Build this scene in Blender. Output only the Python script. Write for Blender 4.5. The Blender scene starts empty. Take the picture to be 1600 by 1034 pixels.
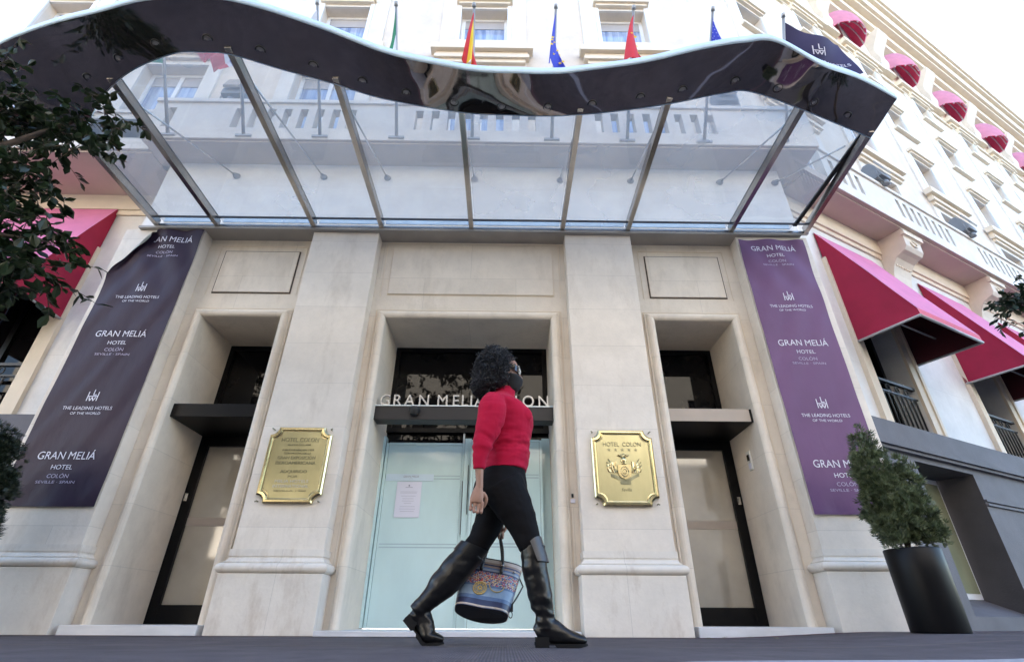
import bpy, math, random
from mathutils import Vector, Matrix, noise
R = math.radians
sin, cos, pi = math.sin, math.cos, math.pi
random.seed(7)
SC = bpy.context.scene
COL = SC.collection

# ------------------------------------------------------------------ materials
def nmat(name):
    m = bpy.data.materials.new(name); m.use_nodes = True
    nt = m.node_tree; nt.nodes.clear()
    out = nt.nodes.new('ShaderNodeOutputMaterial')
    return m, nt, out
def N(nt, t, **kw):
    n = nt.nodes.new(t)
    for k, v in kw.items():
        if hasattr(n, k) and not isinstance(n.inputs.get(k) if hasattr(n.inputs, 'get') else None, bpy.types.NodeSocket): setattr(n, k, v)
        else: n.inputs[k].default_value = v
    return n
def c4(c): return (c[0], c[1], c[2], 1.0)
def coords(nt, scale=(1, 1, 1)):
    tc = nt.nodes.new('ShaderNodeTexCoord'); mp = nt.nodes.new('ShaderNodeMapping')
    mp.inputs['Scale'].default_value = scale
    nt.links.new(tc.outputs['Object'], mp.inputs['Vector']); return mp.outputs['Vector']
def nz(nt, vec, scale, detail=5, rough=.55):
    n = nt.nodes.new('ShaderNodeTexNoise'); n.inputs['Scale'].default_value = scale
    n.inputs['Detail'].default_value = detail; n.inputs['Roughness'].default_value = rough
    nt.links.new(vec, n.inputs['Vector']); return n.outputs['Fac']
def ramp(nt, fac, a, b, ca, cb):
    r = nt.nodes.new('ShaderNodeValToRGB')
    r.color_ramp.elements[0].position = a; r.color_ramp.elements[0].color = c4(ca)
    r.color_ramp.elements[1].position = b; r.color_ramp.elements[1].color = c4(cb)
    nt.links.new(fac, r.inputs['Fac']); return r.outputs['Color']
def mix(nt, fac, a, b, mode='MIX'):
    m = nt.nodes.new('ShaderNodeMix'); m.data_type = 'RGBA'; m.blend_type = mode
    for i, x in ((6, a), (7, b)):
        if isinstance(x, tuple): m.inputs[i].default_value = c4(x)
        else: nt.links.new(x, m.inputs[i])
    if isinstance(fac, (int, float)): m.inputs[0].default_value = fac
    else: nt.links.new(fac, m.inputs[0])
    return m.outputs[2]
def bump(nt, h, strength, dist=.01):
    b = nt.nodes.new('ShaderNodeBump'); b.inputs['Strength'].default_value = strength
    b.inputs['Distance'].default_value = dist; nt.links.new(h, b.inputs['Height']); return b.outputs['Normal']
def pbr(name, base, rough=.6, metal=0, var=.12, vscale=4, bmp=0, bscale=60, spec=.5, coat=0, sheen=0, ior=1.5, stretch=(1, 1, 1)):
    m, nt, out = nmat(name); p = nt.nodes.new('ShaderNodeBsdfPrincipled')
    v = coords(nt, stretch)
    lo = tuple(x * (1 - var) for x in base); hi = tuple(min(1, x * (1 + var)) for x in base)
    nt.links.new(ramp(nt, nz(nt, v, vscale), .3, .7, lo, hi), p.inputs['Base Color'])
    p.inputs['Roughness'].default_value = rough; p.inputs['Metallic'].default_value = metal
    p.inputs['Specular IOR Level'].default_value = spec; p.inputs['IOR'].default_value = ior
    p.inputs['Coat Weight'].default_value = coat; p.inputs['Coat Roughness'].default_value = .05
    p.inputs['Sheen Weight'].default_value = sheen
    if bmp: nt.links.new(bump(nt, nz(nt, v, bscale, 4), bmp, .01), p.inputs['Normal'])
    nt.links.new(p.outputs[0], out.inputs[0]); return m
def stone(name, base, stain=(.36, .29, .21), jw=1.1, jh=.53, joint=.40, off=(0, 0), stains=.35):
    """limestone: mottling, fine ashlar joints, rusty stains"""
    m, nt, out = nmat(name); p = nt.nodes.new('ShaderNodeBsdfPrincipled')
    v = coords(nt)
    lo = tuple(x * .89 for x in base); hi = tuple(min(1, x * 1.08) for x in base)
    c = ramp(nt, nz(nt, v, 2.2, 9, .68), .32, .70, lo, hi)
    c = mix(nt, mix(nt, 1.0, ramp(nt, nz(nt, v, 26, 4), .55, .75, (0, 0, 0), (.25, .25, .25)), (1, 1, 1), 'MULTIPLY'), c, tuple(x * .82 for x in base))
    st = ramp(nt, nz(nt, coords(nt, (1.1, 1.1, .35)), 2.7, 7, .72), .53, .76, (0, 0, 0), (stains,) * 3)
    c = mix(nt, st, c, stain)
    sp = nt.nodes.new('ShaderNodeSeparateXYZ'); cb = nt.nodes.new('ShaderNodeCombineXYZ')
    nt.links.new(v, sp.inputs[0]); nt.links.new(sp.outputs[0], cb.inputs[0]); nt.links.new(sp.outputs[2], cb.inputs[1])
    ad = nt.nodes.new('ShaderNodeVectorMath'); ad.operation = 'ADD'; ad.inputs[1].default_value = (off[0], off[1], 0)
    nt.links.new(cb.outputs[0], ad.inputs[0])
    br = nt.nodes.new('ShaderNodeTexBrick'); nt.links.new(ad.outputs[0], br.inputs['Vector'])
    br.inputs['Scale'].default_value = 1; br.inputs['Mortar Size'].default_value = .0028
    br.inputs['Brick Width'].default_value = jw; br.inputs['Row Height'].default_value = jh
    br.inputs['Color1'].default_value = c4((1, 1, 1)); br.inputs['Color2'].default_value = c4((.94, .93, .92))
    br.inputs['Mortar'].default_value = c4((1 - joint * .5,) * 3); br.inputs['Mortar Smooth'].default_value = .2
    c = mix(nt, 1.0, c, br.outputs['Color'], 'MULTIPLY')
    nt.links.new(c, p.inputs['Base Color']); p.inputs['Roughness'].default_value = .62
    p.inputs['Specular IOR Level'].default_value = .35
    nt.links.new(bump(nt, nz(nt, v, 45, 5), .12, .01), p.inputs['Normal'])
    nt.links.new(p.outputs[0], out.inputs[0]); return m
def leafmat(name, base, var=.5, vscale=9, rough=.45):
    m, nt, out = nmat(name); p = nt.nodes.new('ShaderNodeBsdfPrincipled'); t = nt.nodes.new('ShaderNodeBsdfTranslucent')
    v = coords(nt)
    c = ramp(nt, nz(nt, v, vscale, 3), .3, .7, tuple(x * (1 - var) for x in base), tuple(x * (1 + var) for x in base))
    nt.links.new(c, p.inputs['Base Color']); nt.links.new(c, t.inputs['Color']); p.inputs['Roughness'].default_value = rough
    mx = nt.nodes.new('ShaderNodeMixShader'); mx.inputs[0].default_value = .22
    nt.links.new(p.outputs[0], mx.inputs[1]); nt.links.new(t.outputs[0], mx.inputs[2]); nt.links.new(mx.outputs[0], out.inputs[0]); return m
def glassmat(name, tint=(.78, .79, .79), dirt=.38, dirtcol=(.42, .425, .415)):
    m, nt, out = nmat(name)
    tr = nt.nodes.new('ShaderNodeBsdfTransparent'); tr.inputs[0].default_value = c4(tint)
    gl = nt.nodes.new('ShaderNodeBsdfGlossy'); gl.inputs['Roughness'].default_value = .01
    df = nt.nodes.new('ShaderNodeBsdfTranslucent'); df.inputs[0].default_value = c4(dirtcol)
    fr = nt.nodes.new('ShaderNodeFresnel'); fr.inputs['IOR'].default_value = 1.5
    a = nt.nodes.new('ShaderNodeMixShader'); b = nt.nodes.new('ShaderNodeMixShader')
    v = coords(nt)
    d = ramp(nt, nz(nt, v, 1.1, 3, .5), .3, .8, (dirt * .85,) * 3, (dirt * 1.2,) * 3)
    d = mix(nt, ramp(nt, nz(nt, v, 60, 3, .6), .72, .78, (0, 0, 0), (.5, .5, .5)), d, (dirt * 1.7,) * 3)
    nt.links.new(d, a.inputs[0]); nt.links.new(tr.outputs[0], a.inputs[1]); nt.links.new(df.outputs[0], a.inputs[2])
    nt.links.new(fr.outputs[0], b.inputs[0]); nt.links.new(a.outputs[0], b.inputs[1]); nt.links.new(gl.outputs[0], b.inputs[2])
    nt.links.new(b.outputs[0], out.inputs[0]); return m

M = {}
M['stone'] = stone('limestone_cream', (.78, .70, .595))
M['stone_pil'] = stone('limestone_pilaster', (.79, .725, .645), jw=3.0, jh=.47, off=(.6, .1))
M['stone_plinth'] = stone('limestone_plinth', (.76, .71, .645), jw=3.0, jh=2.0, stain=(.34, .24, .16), stains=.55)
M['trim'] = pbr('trim_warm_lit_ochre', (.75, .645, .51), .7, var=.06, vscale=3)  # mouldings: the warm light on them is put into this ochre
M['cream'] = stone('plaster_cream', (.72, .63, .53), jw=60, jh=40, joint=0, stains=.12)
M['white'] = stone('plaster_white', (.75, .70, .635), jw=60, jh=40, joint=0, stain=(.6, .55, .48), stains=.3)
M['white_ash'] = stone('painted_white_blocks', (.77, .755, .735), jw=1.3, jh=.72, joint=.3, stain=(.6, .55, .48), stains=.3)
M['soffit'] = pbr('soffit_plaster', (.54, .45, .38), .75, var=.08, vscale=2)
M['grey'] = pbr('grey_painted_plinth', (.12, .115, .132), .7, var=.15, vscale=3, bmp=.3, bscale=70)
M['grey_shaded'] = pbr('grey_shaded_reveal', (.075, .07, .078), .8, var=.15, vscale=3, bmp=.3, bscale=70)  # wall grey darkened for the window reveals, recess shade put into the colour
M['marble'] = pbr('marble_step', (.62, .63, .66), .35, var=.12, vscale=3, stretch=(1, 1, 4))
M['black'] = pbr('black_metal_frame', (.004, .0036, .004), .38, var=.2, spec=.18)
M['bar'] = pbr('dark_bronze_header', (.010, .008, .009), .45, var=.15, vscale=6)
M['barbeige'] = pbr('beige_header_panel', (.42, .35, .29), .5, var=.05)
M['letter'] = pbr('brushed_steel_letter', (.46, .445, .43), .4, metal=.7, var=.05)
M['darkglass'] = pbr('dark_reflective_glass', (.006, .0055, .006), .02, var=.1, spec=.2)
M['paper'] = pbr('brown_paper_behind_glass', (.40, .35, .275), .30, var=.16, vscale=1.8, coat=1.0, bmp=.10, bscale=5)
M['greenglass'] = pbr('olive_obscured_glass', (.26, .27, .17), .15, var=.2, vscale=2, coat=.6)
M['frost'] = pbr('frosted_pale_blue_glass', (.62, .80, .80), .14, var=.07, vscale=2.3, coat=.6, stretch=(1, 1, .4))
M['frostline'] = pbr('frosted_grey_blue_line', (.42, .56, .60), .25, var=.05)
M['alu'] = pbr('pale_aluminium_profile', (.62, .68, .70), .35, metal=.3, var=.05)
M['sheet'] = pbr('white_printed_sheet', (.74, .74, .84), .5, var=.02)
M['ink'] = pbr('grey_print', (.28, .29, .36), .6, var=.02)
M['inkpale'] = pbr('faint_print', (.50, .50, .58), .6, var=.05)
M['brass'] = pbr('polished_brass', (.60, .505, .28), .22, metal=1, var=.10, vscale=5)
M['brass_face'] = pbr('brushed_brass_face', (.46, .425, .25), .34, metal=1, var=.22, vscale=3, bmp=.05, bscale=90, stretch=(1, 1, .3))
M['brass_etch'] = pbr('tarnished_engraving', (.25, .24, .15), .45, metal=.8, var=.1)
M['silver_etch'] = pbr('silvered_engraving', (.50, .52, .50), .35, metal=.9, var=.1)
M['steel'] = pbr('stainless_rafter', (.42, .40, .38), .24, metal=1, var=.10, vscale=6)
M['steel_dark'] = pbr('dark_steel_edge', (.06, .055, .055), .35, metal=.6, var=.1)
M['ledge'] = pbr('ledge_grey', (.36, .34, .31), .5, var=.08)
M['rim'] = pbr('skylit_edge_and_notice_blue', (.60, .74, .84), .3, var=.03)  # fascia edge: sky light put into the blue; the notice strip shares it
M['fascia'] = None
M['glass'] = glassmat('canopy_glass')
M['skylit_blue'] = pbr('flashing_skylit_blue', (.45, .60, .76), .3, var=.1)  # wall strip above the glass, blue of the sky light painted in
M['lampglass'] = pbr('downlight_glass', (.34, .33, .32), .15, var=.1, coat=.6)
M['lampring'] = pbr('downlight_ring', (.015, .014, .014), .4, metal=.0, var=.1)
M['chrome'] = pbr('chrome_ring', (.55, .53, .5), .18, metal=1, var=.05)
M['banner'] = None
M['print'] = pbr('banner_print_silver', (.72, .70, .80), .55, var=.02)
M['print_dim'] = pbr('banner_print_dim', (.46, .40, .54), .6, var=.02)
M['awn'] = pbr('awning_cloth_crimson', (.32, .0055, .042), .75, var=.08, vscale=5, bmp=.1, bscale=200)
M['awn_top'] = pbr('awning_cloth_pink', (.62, .19, .35), .8, var=.07, vscale=5, bmp=.1, bscale=200)  # top panels, paler pink than the crimson sides
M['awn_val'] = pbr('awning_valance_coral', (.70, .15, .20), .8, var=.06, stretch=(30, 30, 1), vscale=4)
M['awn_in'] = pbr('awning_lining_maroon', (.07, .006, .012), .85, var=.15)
def thincloth(name, base, tr):
    m = leafmat(name, base, .08, 5, .8); m.node_tree.nodes['Mix Shader'].inputs[0].default_value = tr; return m
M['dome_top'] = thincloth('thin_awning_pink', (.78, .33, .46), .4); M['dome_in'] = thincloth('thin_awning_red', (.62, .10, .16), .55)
M['awnframe'] = pbr('awning_frame_grey', (.42, .42, .43), .45, var=.05)
M['iron'] = pbr('wrought_iron', (.018, .017, .018), .45, var=.2)
M['winframe'] = pbr('window_frame_white', (.82, .83, .85), .4, var=.02)
M['blind'] = pbr('blind_grey', (.42, .40, .40), .7, var=.05)
M['pole'] = pbr('flagpole_steel', (.38, .37, .36), .4, metal=.5, var=.1)
M['flood'] = pbr('floodlight_grey', (.20, .21, .22), .5, var=.08)
M['pot'] = pbr('planter_black_gloss', (.005, .005, .006), .40, var=.3, vscale=4, spec=.18, bmp=.08, bscale=7)
M['soil'] = pbr('potting_soil', (.05, .035, .025), .95, var=.3)
M['bark'] = pbr('bark', (.09, .065, .05), .9, var=.35, vscale=18, bmp=.6, bscale=40)
M['conifer_shaded'] = leafmat('shaded_conifer_scale_leaf', (.020, .029, .014), var=.5, vscale=14)  # left conifer: leaf colour darkened to carry the tree's shade
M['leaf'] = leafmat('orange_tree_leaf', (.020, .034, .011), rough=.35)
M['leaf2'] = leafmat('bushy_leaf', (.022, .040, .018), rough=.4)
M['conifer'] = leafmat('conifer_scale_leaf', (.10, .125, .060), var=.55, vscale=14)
M['dryleaf'] = leafmat('dry_leaf', (.16, .15, .03))
M['orange'] = pbr('orange_peel', (.62, .38, .03), .45, var=.1)
for k, c in dict(f_green=(.02, .22, .10), f_white=(.72, .70, .72), f_red=(.58, .02, .03), f_yellow=(.80, .55, .02), f_blue=(.04, .06, .50),
                 f_navy=(.035, .03, .10), f_grey=(.60, .57, .58), f_fr=(.06, .09, .32)).items():
    M[k] = pbr('flag_cloth_' + k[2:], c, .75, var=.06, vscale=6)
M['skin'] = pbr('skin', (.34, .19, .135), .50, var=.08, vscale=20, bmp=.06, bscale=120, spec=.4)
M['hair'] = pbr('curly_black_hair', (.012, .011, .013), .42, var=.3, spec=.6)
M['sweater'] = pbr('red_knit_sweater', (.41, .002, .032), .85, var=.07, vscale=9, bmp=.15, bscale=420, sheen=.04, spec=.25)
M['leggings'] = pbr('black_leggings', (.0055, .005, .006), .8, var=.2, bmp=.05, bscale=300, spec=.15)
M['boot'] = pbr('black_boot_leather', (.005, .0048, .0055), .30, var=.3, vscale=14, bmp=.22, bscale=26, spec=.42)
M['bootsoft'] = pbr('grey_leather_patch', (.045, .043, .045), .34, var=.2, vscale=12, bmp=.15, bscale=26)
M['sole'] = pbr('rubber_sole', (.006, .0055, .006), .65, var=.2, spec=.2)
M['mask'] = pbr('black_face_mask', (.011, .011, .012), .85, var=.15, bmp=.05, bscale=200)
M['lens'] = pbr('dark_lens', (.008, .008, .009), .08, var=.1)
M['whiteplastic'] = pbr('white_plastic', (.72, .70, .64), .35, var=.03)
M['strap'] = pbr('black_leather_strap', (.015, .014, .014), .35, var=.2)
M['wire'] = pbr('cable_black', (.02, .02, .02), .6, var=.1)

M['paper'].node_tree.nodes['Principled BSDF'].inputs['Coat IOR'].default_value = 2.0
M['frost'].node_tree.nodes['Principled BSDF'].inputs['Coat IOR'].default_value = 1.6
def fascia_mat():
    m, nt, out = nmat('mirror_polished_dark_panel'); p = nt.nodes.new('ShaderNodeBsdfPrincipled')
    v = coords(nt)
    nt.links.new(ramp(nt, nz(nt, v, 5, 8, .7), .3, .8, (.23, .20, .195), (.31, .28, .275)), p.inputs['Base Color'])
    p.inputs['Metallic'].default_value = .92
    nt.links.new(ramp(nt, nz(nt, v, 14, 5), .3, .8, (.02, .02, .02), (.09, .09, .09)), p.inputs['Roughness'])
    nt.links.new(bump(nt, nz(nt, v, 1.6, 2, .4), .25, .05), p.inputs['Normal'])
    nt.links.new(p.outputs[0], out.inputs[0]); return m
M['fascia'] = fascia_mat()
def banner_mat(name, c):
    m, nt, out = nmat(name); p = nt.nodes.new('ShaderNodeBsdfPrincipled')
    v = coords(nt)
    base = ramp(nt, nz(nt, v, 1.4, 4), .3, .7, tuple(x * .88 for x in c), tuple(x * 1.12 for x in c))
    g = nt.nodes.new('ShaderNodeNewGeometry')
    nt.links.new(mix(nt, g.outputs['Backfacing'], base, (.52, .54, .50)), p.inputs['Base Color'])
    p.inputs['Roughness'].default_value = .48; p.inputs['Specular IOR Level'].default_value = .28
    nt.links.new(bump(nt, nz(nt, coords(nt, (1, 1, .4)), 9, 5), .14, .03), p.inputs['Normal'])
    nt.links.new(p.outputs[0], out.inputs[0]); return m
M['banner'] = banner_mat('banner_aubergine', (.027, .012, .031))
M['banner_r'] = banner_mat('banner_pale_purple', (.150, .070, .165))  # right banner, paler purple than the left one
def pane_mat():
    m, nt, out = nmat('window_glass_sky_painted'); p = nt.nodes.new('ShaderNodeBsdfPrincipled')
    v = coords(nt, (9, 9, .6))
    nt.links.new(ramp(nt, nz(nt, v, 2.2, 3), .35, .65, (.16, .24, .44), (.42, .50, .66)), p.inputs['Base Color'])  # vertical streaks, with the sky's blue reflection painted into the base colour
    p.inputs['Roughness'].default_value = .04; p.inputs['IOR'].default_value = 1.9; p.inputs['Coat Weight'].default_value = .6
    p.inputs['Coat Roughness'].default_value = .02
    nt.links.new(p.outputs[0], out.inputs[0]); return m
M['pane'] = pane_mat()
def pavement_mat():
    m, nt, out = nmat('pavement_purple_grey'); p = nt.nodes.new('ShaderNodeBsdfPrincipled')
    v = coords(nt)
    c = ramp(nt, nz(nt, v, 3, 8, .7), .3, .75, (.058, .046, .053), (.125, .104, .115))
    c = mix(nt, ramp(nt, nz(nt, v, 260, 3), .55, .72, (0, 0, 0), (.5, .5, .5)), c, (.20, .18, .19))
    w = nt.nodes.new('ShaderNodeTexWave'); w.wave_type = 'BANDS'; w.bands_direction = 'X'; w.inputs['Scale'].default_value = 26
    w.inputs['Distortion'].default_value = .6; w.inputs['Detail'].default_value = 2; nt.links.new(v, w.inputs['Vector'])
    c = mix(nt, .25, c, w.outputs['Color'], 'OVERLAY')
    c = mix(nt, ramp(nt, nz(nt, coords(nt, (1, .35, 1)), 9, 6, .7), .55, .70, (0, 0, 0), (.55, .55, .55)), c, (.05, .04, .045))
    nt.links.new(c, p.inputs['Base Color']); p.inputs['Roughness'].default_value = .85
    ad = nt.nodes.new('ShaderNodeMath'); ad.operation = 'ADD'; nt.links.new(w.outputs['Fac'], ad.inputs[0]); nt.links.new(nz(nt, v, 120, 4, .7), ad.inputs[1])
    nt.links.new(bump(nt, ad.outputs[0], .6, .008), p.inputs['Normal'])
    nt.links.new(p.outputs[0], out.inputs[0]); return m
M['pave'] = pavement_mat()
M['seam'] = pbr('carpet_seam', (.20, .155, .10), .8)
M['redline'] = pbr('reddish_grout', (.20, .10, .12), .9, var=.3, vscale=8)
M['kerb'] = pbr('granite_kerb', (.34, .34, .37), .7, var=.2, vscale=30)
M['asphalt'] = pbr('asphalt', (.05, .05, .053), .9, var=.25, vscale=30, bmp=.5, bscale=120)
M['opp'] = stone('sunlit_ochre_facade', (.62, .56, .47), jw=60, jh=60, joint=0)

# ------------------------------------------------------------------ mesh builder
class MB:
    def __init__(s): s.v = []; s.f = []; s.m = []; s.sm = []
    def face(s, pts, mi=0, smooth=False):
        b = len(s.v); s.v += [tuple(p) for p in pts]; s.f.append(tuple(range(b, b + len(pts)))); s.m.append(mi); s.sm.append(smooth)
    def hexa(s, p, mi=0):   # p: 8 corners, 0-3 bottom ring, 4-7 top ring
        b = len(s.v); s.v += [tuple(q) for q in p]
        for f in ((3, 2, 1, 0), (4, 5, 6, 7), (0, 1, 5, 4), (1, 2, 6, 5), (2, 3, 7, 6), (3, 0, 4, 7)):
            s.f.append(tuple(b + i for i in f)); s.m.append(mi); s.sm.append(False)
    def box(s, x0, x1, y0, y1, z0, z1, mi=0):
        s.hexa([(x0, y0, z0), (x1, y0, z0), (x1, y1, z0), (x0, y1, z0), (x0, y0, z1), (x1, y0, z1), (x1, y1, z1), (x0, y1, z1)], mi)
    def fbox(s, fr, a, b, z0, z1, o0, o1, mi=0):  # box in a facade frame; o1 is the outer face
        s.hexa([fr(a, z0, o1), fr(b, z0, o1), fr(b, z0, o0), fr(a, z0, o0), fr(a, z1, o1), fr(b, z1, o1), fr(b, z1, o0), fr(a, z1, o0)], mi)
    def rings(s, rs, mi=0, smooth=True, cap=True, closed=True):
        n = len(rs[0]); b = len(s.v)
        for r in rs: s.v += [tuple(p) for p in r]
        for i in range(len(rs) - 1):
            mm = mi[i] if isinstance(mi, list) else mi
            for j in range(n if closed else n - 1):
                k = (j + 1) % n
                s.f.append((b + i * n + j, b + i * n + k, b + (i + 1) * n + k, b + (i + 1) * n + j)); s.m.append(mm); s.sm.append(smooth)
        if cap and closed:
            m0 = mi[0] if isinstance(mi, list) else mi; m1 = mi[-1] if isinstance(mi, list) else mi
            s.f.append(tuple(b + j for j in reversed(range(n)))); s.m.append(m0); s.sm.append(False)
            e = b + (len(rs) - 1) * n; s.f.append(tuple(e + j for j in range(n))); s.m.append(m1); s.sm.append(False)
    def tube(s, pts, r, n=8, mi=0, smooth=True, cap=True):
        pts = [Vector(p) for p in pts]; rs = []; prev = None
        for i, p in enumerate(pts):
            t = (pts[min(i + 1, len(pts) - 1)] - pts[max(i - 1, 0)]).normalized()
            if prev is None:
                u = t.cross(Vector((0, 0, 1)))
                if u.length < 1e-3: u = t.cross(Vector((1, 0, 0)))
            else: u = prev - t * prev.dot(t)
            u.normalize(); prev = u; w = t.cross(u); rr = r[i] if isinstance(r, (list, tuple)) else r
            rs.append([p + u * rr * cos(2 * pi * k / n) + w * rr * sin(2 * pi * k / n) for k in range(n)])
        s.rings(rs, mi, smooth, cap)
    def lathe(s, prof, c, n=32, mi=0, sx=1, sy=1, smooth=True):
        s.rings([[(c[0] + r * sx * cos(2 * pi * k / n), c[1] + r * sy * sin(2 * pi * k / n), c[2] + z) for k in range(n)] for r, z in prof], mi, smooth)
    def grid(s, fn, nu, nv, mi=0, smooth=True, skip=None):
        b = len(s.v)
        for j in range(nv + 1):
            for i in range(nu + 1): s.v.append(tuple(fn(i / nu, j / nv)))
        for j in range(nv):
            for i in range(nu):
                mm = mi((i + .5) / nu, (j + .5) / nv) if callable(mi) else mi
                a = b + j * (nu + 1) + i
                s.f.append((a, a + 1, a + nu + 2, a + nu + 1)); s.m.append(mm); s.sm.append(smooth)
    def prism(s, poly, h0, h1, mp, mi=0):   # poly 2D list; mp(a,b,h)->3D
        n = len(poly); b = len(s.v)
        s.v += [tuple(mp(a, c, h0)) for a, c in poly] + [tuple(mp(a, c, h1)) for a, c in poly]
        s.f.append(tuple(b + i for i in reversed(range(n)))); s.m.append(mi); s.sm.append(False)
        s.f.append(tuple(b + n + i for i in range(n))); s.m.append(mi); s.sm.append(False)
        for i in range(n):
            k = (i + 1) % n; s.f.append((b + i, b + k, b + n + k, b + n + i)); s.m.append(mi); s.sm.append(False)
    def facade(s, fr, a0, a1, z0, z1, ops, off=0.0, depth=.2, mi=0, mr=None):
        mr = mi if mr is None else mr
        A = sorted({a0, a1} | {min(max(x, a0), a1) for o in ops for x in o[:2]}); Z = sorted({z0, z1} | {min(max(x, z0), z1) for o in ops for x in o[2:4]})
        for i in range(len(A) - 1):
            for j in range(len(Z) - 1):
                ca, cz = (A[i] + A[i + 1]) / 2, (Z[j] + Z[j + 1]) / 2
                if any(o[0] < ca < o[1] and o[2] < cz < o[3] for o in ops): continue
                s.face([fr(A[i], Z[j], off), fr(A[i + 1], Z[j], off), fr(A[i + 1], Z[j + 1], off), fr(A[i], Z[j + 1], off)], mi)
        for a, b, c, d in ops:
            e = off - depth
            s.face([fr(a, c, off), fr(a, d, off), fr(a, d, e), fr(a, c, e)], mr); s.face([fr(b, c, off), fr(b, c, e), fr(b, d, e), fr(b, d, off)], mr)
            s.face([fr(a, d, off), fr(b, d, off), fr(b, d, e), fr(a, d, e)], mr); s.face([fr(a, c, off), fr(a, c, e), fr(b, c, e), fr(b, c, off)], mr)
    def build(s, name, mats, parent=None, bevel=0):
        me = bpy.data.meshes.new(name)
        o = Vector((0, 0, 0))
        if parent is not None:
            o = Vector(parent['_loc'])
        me.from_pydata([tuple(Vector(p) - o) for p in s.v], [], s.f)
        if not isinstance(mats, (list, tuple)): mats = [mats]
        for m in mats: me.materials.append(M[m] if isinstance(m, str) else m)
        me.polygons.foreach_set('material_index', s.m); me.polygons.foreach_set('use_smooth', s.sm); me.update()
        ob = bpy.data.objects.new(name, me); COL.objects.link(ob)
        if parent is not None: ob.parent = parent; ob['_loc'] = tuple(o)
        else: ob['_loc'] = (0, 0, 0)
        if bevel:
            b = ob.modifiers.new('bevel', 'BEVEL'); b.width = bevel; b.segments = 2; b.limit_method = 'ANGLE'
        return ob
def tag(o, label, cat, group=None, kind=None):
    if label: o['label'] = label
    if cat: o['category'] = cat
    if group: o['group'] = group
    if kind: o['kind'] = kind
    return o
def thing(name, loc, label, cat, group=None):
    o = bpy.data.objects.new(name, None); o.empty_display_size = .2; COL.objects.link(o); o.location = loc; o['_loc'] = tuple(loc)
    return tag(o, label, cat, group)
def structure(mb, name, mats):
    o = mb.build(name, mats); o['kind'] = 'structure'; return o
_tc = {}
def text_geo(body, size, extrude=0.0, space=1.0):
    k = (body, round(extrude / size, 4), space)
    if k not in _tc:
        cu = bpy.data.curves.new('t', 'FONT'); cu.body = body; cu.size = 1; cu.extrude = extrude / size; cu.align_x = 'CENTER'; cu.resolution_u = 4
        cu.space_character = space
        ob = bpy.data.objects.new('t', cu); COL.objects.link(ob); dg = bpy.context.evaluated_depsgraph_get()
        me = bpy.data.meshes.new_from_object(ob.evaluated_get(dg))
        vs = [tuple(v.co) for v in me.vertices]; fs = [tuple(p.vertices) for p in me.polygons]
        bpy.data.objects.remove(ob); bpy.data.curves.remove(cu); bpy.data.meshes.remove(me)
        _tc[k] = (vs, fs)
    return _tc[k]
def add_text(mb, body, size, mp, extrude=0.0, mi=0, space=1.0, sx=1.0, width=None):
    vs, fs = text_geo(body, size, extrude, space)
    if width:
        xs = [v[0] for v in vs]; sx = width / ((max(xs) - min(xs)) * size)
    b = len(mb.v); mb.v += [tuple(mp(x * size * sx, y * size, z * size)) for x, y, z in vs]
    for f in fs: mb.f.append(tuple(b + i for i in f)); mb.m.append(mi); mb.sm.append(False)

# ------------------------------------------------------------------ frames
YC = 4.95
A27 = R(27); C27, S27 = cos(A27), sin(A27)
def FC(s, z, o): return (s, YC - o, z)                 # upper wall over the entrance
def FB(s, z, o): return (s, 4.85 - o, z)               # entrance bay, pier plane
def FD(s, z, o): return (s, 5.03 - o, z)               # door wall plane
def FL(s, z, o): return (s, 5.52 - o, z)               # street level wall on the left
def FW(s, z, o): return (4.3 + s * C27 + o * S27, 5.515 + s * S27 - o * C27, z)   # wing that turns away
def gz(x):   # the pavement rises a little along the street
    t = min(1, max(0, (x - 1.6) / 1.6)); return .05 * t * t * (3 - 2 * t)

# ------------------------------------------------------------------ ground
mb = MB()
xs = [-60, -20, -10, -6, -4] + [-3 + .25 * i for i in range(31)] + [5.5, 8, 14, 30, 60]; ys = [-1.2, 0, 1, 1.5, 2, 3, 4, 4.6, 5.2, 6, 8, 12, 30, 60]
b0 = len(mb.v)
for y in ys:
    for x in xs: mb.v.append((x, y, gz(x)))
for j in range(len(ys) - 1):
    for i in range(len(xs) - 1):
        a = j * len(xs) + i; mb.f.append((a, a + 1, a + len(xs) + 1, a + len(xs))); mb.m.append(0); mb.sm.append(True)
mb.grid(lambda u, v: (-20 + 40 * u, 3.02 + .012 * v, gz(-20 + 40 * u) + .004), 160, 1, 1)
mb.grid(lambda u, v: (-8 + 14 * u, 4.66 + .09 * v, gz(-8 + 14 * u) + .004), 112, 1, 2)
mb.grid(lambda u, v: (.55 + 6 * u, 1.93 + .22 * u + .30 * v * u ** .5, gz(.55 + 6 * u) + .004), 48, 1, 3)
structure(mb, 'pavement', ['pave', 'seam', 'redline', 'kerb'])
mb = MB(); mb.box(-60, 60, -1.45, -1.2, -.12, 0.0); structure(mb, 'kerb', 'kerb')
mb = MB(); mb.grid(lambda u, v: (-400 + 800 * u, -400 + 800 * v, -.125), 8, 8); structure(mb, 'road', 'asphalt')

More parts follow.
